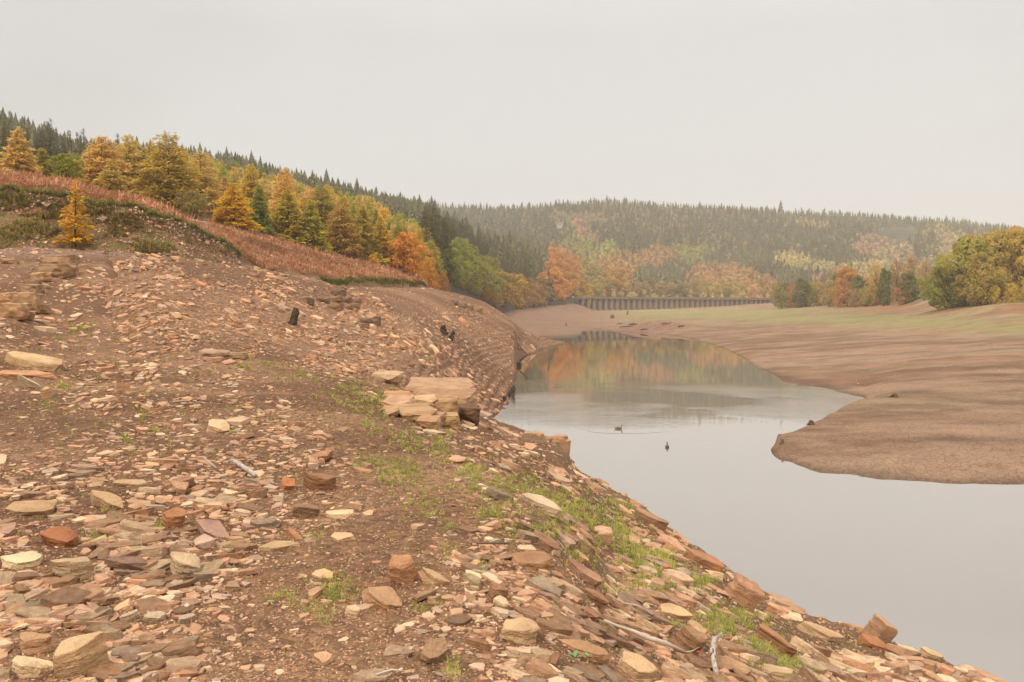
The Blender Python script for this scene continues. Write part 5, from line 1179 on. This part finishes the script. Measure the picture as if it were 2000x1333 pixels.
for (cx, cyy, rx_, ry_, dn) in WB:
    m = int(rx_ * ry_ * dn * .105 * (1 if cyy > 700 else .9)) + 3; px = cx + r.normal(0, .55, m) * rx_; py = np.clip(cyy + r.normal(0, .55, m) * ry_, 606, 1400); Y = A.hit(px, py, 1.5); ok = np.isfinite(Y); px, py, Y = px[ok], py[ok], Y[ok]
    X = (px - 1000) / F * Y; Z = A.h(X, Y); k = Z > .4; X, Y, Z = X[k], Y[k], Z[k]; n_ = len(X)
    if not n_: continue
    hpx = r.uniform(6, 17, n_) * lerp(.6, 1.15, sstep(700, 1200, cyy)); L_ = hpx / F * Y; c = np.array([(.44, .42, .13), (.42, .42, .11), (.54, .48, .21), (.35, .38, .08)])[r.integers(0, 4, n_)]
    parts.append(blades(X, Y, Z, 13, L_, np.maximum(.0008 * Y * .5, .0010), .75, r, c))
N = 900; px = r.uniform(0, 1700, N); py = r.uniform(660, 1333, N); Y = A.hit(px, py, 1.5); ok = np.isfinite(Y); px, Y = px[ok], Y[ok]; X = (px - 1000) / F * Y; Z = A.h(X, Y); k = Z > .5; X, Y, Z = X[k], Y[k], Z[k]; n_ = len(X)
parts.append(blades(X, Y, Z, 7, r.uniform(6, 14, n_) / F * Y, np.maximum(.0010 * Y * .5, .0014), .8, r, np.tile([.44, .42, .12], (n_, 1))))
stuffjoin('green_weeds', parts, M_grass, bank)
# ---------------------------------------------------------------- viaduct
M_conc = mat_plain('weathered_stone', (.27, .195, .145), .9, .6, .6, .05)
M_coping = mat_plain('pale_coping', (.36, .32, .22), .9, .4, .4, .02)
M_white = mat_plain('white_paint', (.72, .68, .62), .6, .2, 4)
v0 = Vector(((1117 - 1000) / F * 600, 600, 0)); v1 = Vector(((1524 - 1000) / F * 690, 690, 0)); vd = v1 - v0; VL = vd.length; va = math.atan2(vd.y, vd.x)
zt0, zt1 = 16.7, 16.15
via = empty('viaduct', (v0.x, v0.y, 0), va); tag(via, 'long low viaduct on many dark piers crossing the drained valley', 'viaduct')
mb = MB(); mb.box((VL / 2, 0, 16.42 - 1.35), (VL, 4.2, .75)); dk = mb.build('deck', M_conc, via)
mb = MB(); mb.box((VL / 2, 0, 16.42 - 1.9), (VL, 3.4, .42)); mb.build('beam', mat_plain('dark_beam', (.10, .075, .06), .9, .5, .5), via)
for s_, nm in ((-1, 'parapet'), (1, 'parapet')):
    mb = MB(); mb.box((VL / 2, s_ * 2.0, 16.42 - .62), (VL, .35, .72)); p_ = mb.build(nm, M_conc, via)
    mb = MB(); mb.box((VL / 2, s_ * 2.0, 16.42 - .18), (VL, .55, .18)); mb.build('coping', M_coping, p_)
NP = 40; pm = MB()
for lz, wd_ in ((0, 1),): pm.add([(-1.12, -1.7, -14), (1.12, -1.7, -14), (1.12, 1.7, -14), (-1.12, 1.7, -14), (-.92, -1.45, 0), (.92, -1.45, 0), (.92, 1.45, 0), (-.92, 1.45, 0)], [(0, 1, 5, 4), (1, 2, 6, 5), (2, 3, 7, 6), (3, 0, 4, 7), (4, 5, 6, 7), (0, 3, 2, 1)])
pme = pm.mesh('pier', M_conc); cm = MB(); cm.box((0, 0, .16), (2.35, 3.3, .32)); cme = cm.mesh('capstone', M_conc)
for i in range(NP):
    o = bpy.data.objects.new('pier', pme); COL.objects.link(o); o.parent = via; o.location = (3.2 + i * (VL - 6) / (NP - 1), 0, 14.0); 
    q = bpy.data.objects.new('capstone', cme); COL.objects.link(q); q.parent = o
mb = MB(); mb.box((-.5, 0, 14.1), (1.2, 4.6, 4.6)); mb.box((-.5, 0, 16.55), (1.5, 4.9, .3)); mb.build('end_pillar', M_white, via)

# ---------------------------------------------------------------- fence end on the bank
f0 = on(D, 404, 452, 50); zt = EYE + (HOR - 434) / F * f0.y; fr = empty('fence', (f0.x, f0.y, f0.z)); tag(fr, 'grey wooden fence end with one rail running into the bracken', 'fence')
mb = MB(); mb.box((0, 0, (zt - f0.z) / 2 - .1), (.16, .14, zt - f0.z + .3)); mb.build('post', M_wood, fr)
q1 = P(360, 428, f0.y + 2.0) - f0; mb = MB(); mb.tube([(0, 0, zt - f0.z - .08), tuple(q1 * .5 + Vector((0, 0, (zt - f0.z - .08) * .5))), tuple(q1)], [.075, .07, .06], 5); mb.build('rail', M_wood, fr)
mb = MB(); mb.box((q1.x, q1.y, q1.z - .5), (.14, .12, 1.2)); mb.build('post', M_wood, fr)

# ---------------------------------------------------------------- stumps, driftwood, logs
M_brown = mat_plain('muddy_wood', (.15, .095, .06), .9, .8, 3, .05)
def stump(px, row, hpx, wpx, label, land, seed, lean=0.0, name='tree_stump', root_n=6):
    MT = M_dark if land is B else M_brown
    p = on(land, px, row, 20); r_ = np.random.default_rng(seed); hh = hpx / F * p.y; ww = wpx / F * p.y
    e = empty(name, p); tag(e, label, 'tree stump'); m = MB()
    zs = np.linspace(-.15, 1, 6); m.tube([(lean * z_ * hh + r_.normal(0, .03) * ww, r_.normal(0, .03) * ww, z_ * hh) for z_ in zs], [ww * k_ * .5 for k_ in (.95, 1.0, .86, .8, .72, .5)], 9)
    V = m.V[0]; m.V[0] = V + r_.normal(0, .085 * ww, V.shape); m.build('stump', MT, e)
    for i in range(root_n):
        a = r_.uniform(0, 2 * PI); l_ = ww * r_.uniform(.5, .8); mm = MB(); mm.tube([(0, 0, hh * .25), (math.cos(a) * l_ * .5, math.sin(a) * l_ * .5, hh * .12), (math.cos(a) * l_, math.sin(a) * l_, -hh * .1 + r_.uniform(0, .3) * hh)], [ww * .18, ww * .14, ww * .07], 5); mm.build('root', MT, e)
    return e
stump(571, 634, 31, 17, 'black peaty stump standing up from the middle of the rubble slope', B, 1, .25)
stump(866, 652, 17, 14, 'upper one of two black stumps touching on the rounded rubble hill', B, 2)
stump(880, 664, 15, 12, 'lower one of two black stumps touching on the rounded rubble hill', B, 3, .4)
stump(999, 772, 16, 13, 'dark stump at the water edge below the wave cut ledges', B, 4, .3)
stump(984, 783, 8, 12, 'small dark stump low beside the water, left of the bigger one', B, 14, .3)
stump(1225, 615, 8, 3.5, 'short black post like stump on the green flat before the viaduct', E, 5, .1, root_n=2)
stump(1105, 638, 7, 2, 'thin dark stick standing in the pale mud near the inlet', E, 6, .2, root_n=1)
stump(1196, 622, 6, 8, 'small brown root stump on the far mud flat', E, 7, .2, root_n=4)
stump(1746, 776, 6, 14, 'dark weathered stump lying on the right hand mud spit', E, 8, .6)
stump(1583, 830, 8, 11, 'grey brown lump of wood at the edge of the mud spit', E, 9, .4)
stump(1527, 868, 9, 8, 'brown clod of roots on the tip of the mud spit', E, 10, .2)
stump(1140, 652, 4, 10, 'dark root lump in the mouth of the inlet', E, 12, .4)

def branch(name, label, pts, rad, mat, cat='branch', twigs=0, seed=0, k=6, parent=None):
    p0 = Vector(pts[0]); e = MB(); L_ = [tuple(Vector(p) - p0) for p in pts]; e.tube(L_, rad, k); o = e.build(name, mat, None, True, p0); tag(o, label, cat)
    r_ = np.random.default_rng(seed)
    for i in range(twigs):
        a = Vector(L_[r_.integers(1, len(L_))]); s_ = (Vector(L_[-1]) - Vector(L_[0])).length * r_.uniform(.15, .35); d_ = Vector(r_.normal(0, 1, 3)); d_.z = abs(d_.z); d_.normalize()
        m = MB(); m.tube([tuple(a), tuple(a + d_ * s_ * .5 + Vector(r_.normal(0, .06, 3)) * s_), tuple(a + d_ * s_)], [max(rad) * .4, max(rad) * .25, max(rad) * .1], 4); m.build('twig', mat, o)
    return o
def lay(land, pts, lift, y=1.0):
    out = []
    for (px, row) in pts:
        p = on(land, px, row, y); out.append((p.x, p.y, p.z + lift))
    return out
M_birch = NM('birch_bark'); bp = M_birch.pos(obj=True); bmp = M_birch.n('ShaderNodeMapping'); bmp.inputs['Scale'].default_value = (30, 30, 6); M_birch.l(bp, bmp.inputs['Vector'])
M_birch.color(M_birch.ramp(M_birch.noise(bmp.outputs[0], 1.6, 3), [(.36, (.10, .07, .055)), (.46, (.46, .38, .31)), (.8, (.58, .51, .44))])); M_birch = M_birch.m
branch('birch_log', 'short birch log with peeling white bark lying among the stones', lay(A, [(456, 910), (466, 916), (478, 924), (491, 933), (500, 940)], .05), [.022, .024, .021, .023, .018], M_birch, 'log', 0, 1, 9)
branch('stick', 'thin pale stick just left of the birch log', lay(A, [(398, 900), (412, 912), (425, 922)], .03), [.012, .011, .008], M_wood, 'stick', 1, 2)
M_pale = mat_plain('bleached_wood', (.62, .50, .39), .8, .5, 14, .01)
branch('driftwood_branch', 'long bleached branch lying across the slabs near the lower edge', lay(A, [(1180, 1238), (1210, 1250), (1235, 1257), (1262, 1268), (1300, 1281), (1340, 1297)], .075), [.006, .011, .012, .015, .014, .008], M_pale, 'branch', 1, 3, 8)
branch('driftwood_branch', 'thin curved pale stick above the big tan slab', lay(A, [(1186, 1180), (1215, 1193), (1245, 1202), (1275, 1216)], .07), [.004, .006, .006, .003], M_pale, 'branch', 0, 4)
branch('driftwood_branch', 'gnarled lichen grey birch branch stood on end at the lower edge', [tuple(p) for p in (on(A, 1402, 1338, 3) + Vector((0, 0, .02)), on(A, 1396, 1322, 3) + Vector((0, 0, .06)), on(A, 1388, 1304, 3) + Vector((0, -.05, .13)), on(A, 1392, 1292, 3) + Vector((0, -.05, .17)), on(A, 1408, 1284, 3) + Vector((0, 0, .16)))], [.014, .018, .020, .017, .010], M_birch, 'branch', 0, 5, 8)
branch('stick', 'short dark twig beside the broad overhanging rock', lay(A, [(930, 1076), (960, 1076), (992, 1076)], .05), [.006, .008, .007], mat_plain('twig_bark', (.16, .11, .08), .9, .5, 9), 'stick', 0, 6)
branch('stick', 'pale forked twig low on the gravel at the bottom edge', lay(A, [(735, 1331), (765, 1322), (790, 1325)], .03), [.004, .005, .003], M_pale, 'stick', 1, 7)
# the bare drowned tree leaning out over the water
b0 = on(B, 1011, 716, 60); Yb = b0.y
def PB(px, row, dy=0.0): return tuple(P(px, row, Yb + dy))
dt = empty('drowned_tree', b0); tag(dt, 'dead black tree with crooked bare limbs leaning over the waterline', 'dead tree')
def limb(name, pts, rad):
    m = MB(); m.tube([tuple(Vector(p) - b0) for p in pts], rad, 6); m.build(name, M_dark, dt, True)
s1 = Yb / F
m = MB(); m.ell((0, 0, .3), (7 * s1, 5 * s1, 5.5 * s1), 9, 6); m.V[0] = m.V[0] + np.random.default_rng(5).normal(0, .14, m.V[0].shape); m.build('root_plate', M_dark, dt)
limb('trunk', [PB(1013, 716), PB(1016, 705, -.3), PB(1026, 697, -.6), PB(1030, 693, -.8)], [1.6 * s1, 1.4 * s1, 1.2 * s1, 1.1 * s1])
limb('limb', [PB(1030, 693, -.8), PB(1022, 685), PB(1017, 681), PB(1018, 675)], [1.1 * s1, .8 * s1, .7 * s1, .4 * s1])
limb('limb', [PB(1018, 684), PB(1008, 682), PB(1001, 678), PB(993, 676), PB(989, 667)], [.7 * s1, .7 * s1, .5 * s1, .5 * s1, .3 * s1])
limb('limb', [PB(1030, 693, -.8), PB(1040, 692, -1), PB(1049, 692, -1.2), PB(1050, 699, -1.3)], [.6 * s1, .4 * s1, .35 * s1, .25 * s1])
limb('limb', [PB(1010, 717), PB(1002, 713), PB(992, 706)], [1.0 * s1, .9 * s1, .5 * s1])
limb('limb', [PB(1048, 685, -1), PB(1049, 678, -1), PB(1050, 674, -1)], [.3 * s1, .3 * s1, .2 * s1])
limb('limb', [PB(1012, 676), PB(1016, 668), PB(1014, 664)], [.4 * s1, .3 * s1, .2 * s1])
# driftwood tangle on the red mound
r = np.random.default_rng(91)
for i, (px_, rw, ln, lab) in enumerate([(1222, 640, 26, 'long grey drift log, lower one at the red mound'), (1236, 636, 18, 'grey drift log lying across the red mound'), (1210, 634, 12, 'short dark drift log left on the red mound'), (1258, 646, 14, 'dark drift log half in the water below the red mound'), (1300, 634, 16, 'brown drift log on the right end of the red mound'), (1330, 640, 12, 'small drift log right of the red mound')]):
    p = on(E, px_, rw, 200); s_ = p.y / F; a = r.uniform(-.4, .4); dv = Vector((math.cos(a), math.sin(a), r.uniform(-.02, .08))) * ln * s_ * .5
    branch('drift_log', lab, [tuple(p - dv + Vector((0, 0, .3))), tuple(p + Vector((0, 0, .5))), tuple(p + dv + Vector((0, 0, .4)))], [.22, .3, .16], M_dark if i % 2 else mat_plain('grey_log', (.16, .14, .12), .9, .5, 2), 'log', 3, i)
# stones on the far bed
N = 900; px = np.concatenate([r.normal(1265, 45, 420), r.normal(1360, 28, 140), r.uniform(1500, 2000, 340)]); row = np.concatenate([r.normal(634, 8, 420), r.normal(603, 2.0, 140), r.uniform(640, 935, 340)])
Y = E.hit(px, row, 40); ok = np.isfinite(Y); px, Y = px[ok], Y[ok]; X = (px - 1000) / F * Y; Z = E.h(X, Y); k = Z > .02; px, X, Y, Z = px[k], X[k], Y[k], Z[k]; n = len(X); sz = r.uniform(1.5, 4.5, n) / F * Y * .5
joined_stones('bed_stones', bed, TS, X, Y, Z, frames(E, X, Y, r, .2, 1), np.stack([sz, sz * .7, sz * .4], 1), colours(r, n, [.05, .2, .3, .3, .1, .05]), M_stones)

# ---------------------------------------------------------------- ducks
def duck(px, row, heading, label, body, head):
    Y = EYE * F / (row - HOR); e = empty('duck', ((px - 1000) / F * Y, Y, 0), heading); tag(e, label, 'duck')
    m = MB(); prof = [(-.30, .07, .015), (-.26, .05, .05), (-.16, .035, .10), (0, .03, .125), (.12, .04, .11), (.18, .06, .07), (.205, .08, .03)]
    m.tube([(x, 0, z_) for x, z_, _ in prof], [q[2] for q in prof], 10); m.build('body', mat_plain('duck_body', body, .7, .5, 30), e, True)
    m = MB(); m.tube([(.15, 0, .08), (.19, 0, .15), (.20, 0, .22), (.215, 0, .27)], [.06, .038, .034, .036], 8); m.ell((.225, 0, .28), (.052, .038, .040), 8, 6); m.build('head', mat_plain('duck_head', head, .6, .3, 30), e, True)
    m = MB(); m.tube([(.26, 0, .275), (.30, 0, .268), (.335, 0, .262)], [.016, .014, .008], 6); m.build('bill', mat_plain('duck_bill', (.40, .26, .07), .5, .1, 5), e, True)
    for s_ in (-1, 1):
        m = MB(); m.ell((-.06, s_ * .095, .085), (.17, .025, .055), 8, 6); m.build('wing', mat_plain('duck_wing', tuple(c * .75 for c in body), .7, .5, 30), e, True)
    m = MB(); m.tube([(-.27, 0, .08), (-.34, 0, .12), (-.38, 0, .15)], [.035, .025, .008], 6); m.build('tail', mat_plain('duck_tail', tuple(c * .6 for c in body), .7, .3, 30), e, True)
duck(1209, 838, .1, 'brown duck swimming side on, farther one on the lake', (.22, .14, .09), (.20, .12, .08))
duck(1303, 874, 1.4, 'dark duck seen from behind, nearer one on the lake', (.13, .10, .08), (.05, .055, .045))

# ---------------------------------------------------------------- walker on the far right shore
pp = on(E, 1922, 585, 150)
def person(loc, rz):
    me = bpy.data.meshes.new('body'); 
    J = [(0,0,.92),(0,0,1.15),(0,0,1.38),(0,.01,1.50),(0,.02,1.62),(0,.02,1.73), (.10,0,.88),(.12,.10,.50),(.12,.02,.08),(.12,.16,.03), (-.10,0,.88),(-.12,-.06,.50),(-.12,-.22,.10),(-.12,-.10,.03), (.19,0,1.40),(.25,-.06,1.14),(.24,.06,.92),(.24,.10,.84), (-.19,0,1.40),(-.25,.06,1.14),(-.24,.18,.94),(-.24,.23,.87)]
    Ed = [(0,1),(1,2),(2,3),(3,4),(4,5),(0,6),(6,7),(7,8),(8,9),(0,10),(10,11),(11,12),(12,13),(2,14),(14,15),(15,16),(16,17),(2,18),(18,19),(19,20),(20,21)]
    R_ = [.15,.14,.15,.06,.085,.075,.09,.065,.045,.035,.09,.065,.045,.035,.065,.05,.04,.035,.065,.05,.04,.035]
    me.from_pydata(J, Ed, []); o = bpy.data.objects.new('body', me); COL.objects.link(o); md = o.modifiers.new('skin', 'SKIN'); 
    if not me.skin_vertices: 
        bpy.context.view_layer.objects.active = o
    for i, v in enumerate(me.skin_vertices[0].data): v.radius = (R_[i], R_[i] * .8); v.use_root = (i == 0)
    s2 = o.modifiers.new('sub', 'SUBSURF'); s2.levels = 1; s2.render_levels = 2
    return o
e = empty('person', pp, -1.2); tag(e, 'lone person in a green jacket and pale hat on the right shore below the oaks', 'person')
bo = person(None, 0); bo.parent = e; bo.data.materials.append(mat_plain('dark_trousers', (.07, .055, .05), .9, .2, 5))
m = MB(); m.tube([(0, 0, .84), (0, 0, 1.0), (0, 0, 1.25), (0, 0, 1.42), (0, .01, 1.50)], [.185, .18, .20, .185, .08], 10); 
for s_ in (-1, 1): m.tube([(s_ * .19, 0, 1.41), (s_ * .25, -.06 * s_, 1.14), (s_ * .24, .12 - .06 * s_, .95)], [.085, .07, .06], 8)
m.build('jacket', mat_plain('green_jacket', (.12, .22, .17), .8, .2, 5), e, True)
m = MB(); m.ell((0, .03, 1.68), (.095, .11, .12), 10, 8); m.build('head', mat_plain('skin', (.55, .36, .27), .6, .1, 5), e, True)
m = MB(); m.ell((0, .02, 1.75), (.115, .13, .075), 10, 6); m.build('hat', mat_plain('pale_hat', (.72, .66, .55), .8, .1, 5), e, True)

# ---------------------------------------------------------------- litter, leaves, leafy plants
p = on(B, 440, 552, 30); m = MB(); r_ = np.random.default_rng(3); V = np.array([(x, y, .12 + .10 * r_.uniform()) for x in np.linspace(-.16, .16, 5) for y in np.linspace(-.12, .12, 4)]); V[:, :2] += r_.normal(0, .02, (20, 2))
id_ = np.arange(20).reshape(5, 4); m.add(V, np.stack([id_[:-1, :-1], id_[1:, :-1], id_[1:, 1:], id_[:-1, 1:]], -1).reshape(-1, 4)); o = m.build('plastic_scrap', mat_plain('blue_plastic', (.03, .36, .50), .4, .3, 8), None, False, p + Vector((0, 0, .05))); tag(o, 'crumpled scrap of bright blue plastic lying on the rubble slope', 'litter')
def rosette(px, row, wpx, label, colr, n=9, seed=0, up=.5):
    p = on(A, px, row, 1.5); r_ = np.random.default_rng(seed); e = empty('leafy_plant', p + Vector((0, -.01, .03))); tag(e, label, 'plant'); s_ = wpx / F * p.y * .55; mt = mat_plain('plant_leaf', colr, .6, .4, 20)
    for i in range(n):
        a = i * 2.4 + r_.normal(0, .3); l_ = s_ * r_.uniform(.7, 1.1); d_ = np.array([math.cos(a), math.sin(a), up * r_.uniform(.4, 1.2)]); sd = np.array([-math.sin(a), math.cos(a), 0]) * l_ * .22
        c0 = d_ * l_ * .1; c1 = d_ * l_ * .55; c2 = d_ * l_ - np.array([0, 0, l_ * .2]); mm = MB(); mm.add([c0, c1 - sd, c1 + np.array([0, 0, -.1 * l_]), c1 + sd, c2], [(0, 1, 2), (0, 2, 3), (1, 4, 2), (2, 4, 3)]); mm.build('leaf', mt, e)
rosette(1122, 1297, 30, 'round leaved bluish green plant under the long tan topped slab', (.20, .30, .12), 12, 1, .9)
rosette(1146, 1294, 20, 'smaller round leaved plant right of the bluish green one', (.22, .32, .12), 8, 2, .9)
rosette(246, 862, 22, 'bright green leafy weed on the upper left stones', (.28, .40, .06), 9, 3, 1.4)
rosette(965, 1064, 24, 'pale grey green low plant left of the overhanging rock', (.42, .45, .28), 9, 4, .3)
rosette(455, 848, 20, 'yellow green low plant near the pale smooth slab', (.40, .46, .07), 8, 5, .5)
rosette(848, 1018, 18, 'pale green flat rosette on the open gravel', (.40, .44, .26), 8, 6, .2)
rosette(1072, 1152, 24, 'fresh green rosette among small pebbles', (.26, .40, .06), 10, 7, .6)
rosette(1410, 1247, 18, 'pale round leaved plant on the right bank', (.34, .42, .16), 7, 8, .5)
rosette(1445, 1180, 20, 'broad leaved green plant under the long narrow rock beam', (.30, .40, .10), 8, 9, .8)
rosette(530, 1185, 18, 'wide flat green plant left of the tall weeds', (.30, .38, .10), 8, 10, .3)
def leaf(px, row, label, colr, seed):
    p = on(A, px, row, 1.5); r_ = np.random.default_rng(seed); s_ = 9 / F * p.y; m = MB(); a = r_.uniform(0, 6.28, 1)[0]
    pts = [(math.cos(a + t) * s_ * q, math.sin(a + t) * s_ * q, .02 + .3 * s_ * r_.uniform()) for t, q in zip(np.linspace(0, 2 * PI, 9)[:-1], (1, .45, .8, .4, .9, .4, .8, .45))]; m.add([(0, 0, .02)] + pts, [(0, 1 + i, 1 + (i + 1) % 8) for i in range(8)])
    o = m.build('fallen_leaf', mat_plain('red_leaf', colr, .6, .3, 20), None, False, p + Vector((0, 0, .06))); tag(o, label, 'leaf')
leaf(1303, 1117, 'bright orange red fallen leaf in the weeds on the right bank', (.70, .14, .04), 1)
leaf(1366, 1300, 'red fallen leaf behind the gnarled grey branch', (.45, .07, .04), 2)
leaf(75, 1137, 'rust brown fallen leaves in the hollow under the pale ridged slab', (.45, .19, .08), 3)
# far white building on the hill clearing
Yw = float(G.hit([1094], [446], 700)[0]); x = (1094 - 1000) / F * Yw; z = float(G.h(np.array([x]), np.array([Yw]))[0]); e = empty('farmhouse', (x, Yw, z)); tag(e, 'small pale farmhouse in a clearing high on the far hill', 'house')
m = MB(); m.box((0, 0, 2.6), (9, 6, 7.2)); m.build('wall', mat_plain('pale_render', (.46, .43, .38), .8, .2, 1), e)
m = MB(); m.add([(-4.9, -3.4, 6.1), (4.9, -3.4, 6.1), (4.9, 3.4, 6.1), (-4.9, 3.4, 6.1), (-4.9, 0, 9), (4.9, 0, 9)], [(0, 1, 5, 4), (2, 3, 4, 5)]); m.add([(-4.9, -3.4, 6.1), (-4.9, 0, 9), (-4.9, 3.4, 6.1), (4.9, -3.4, 6.1), (4.9, 3.4, 6.1), (4.9, 0, 9)], [(0, 1, 2), (3, 4, 5)]); m.build('roof', mat_plain('slate', (.16, .15, .14), .8, .3, 1), e)
for xx in (-2.6, 0, 2.6):
    m = MB(); m.box((xx, -3.05, 4.2), (1.0, .12, 1.2)); m.build('window', M_dark, e)
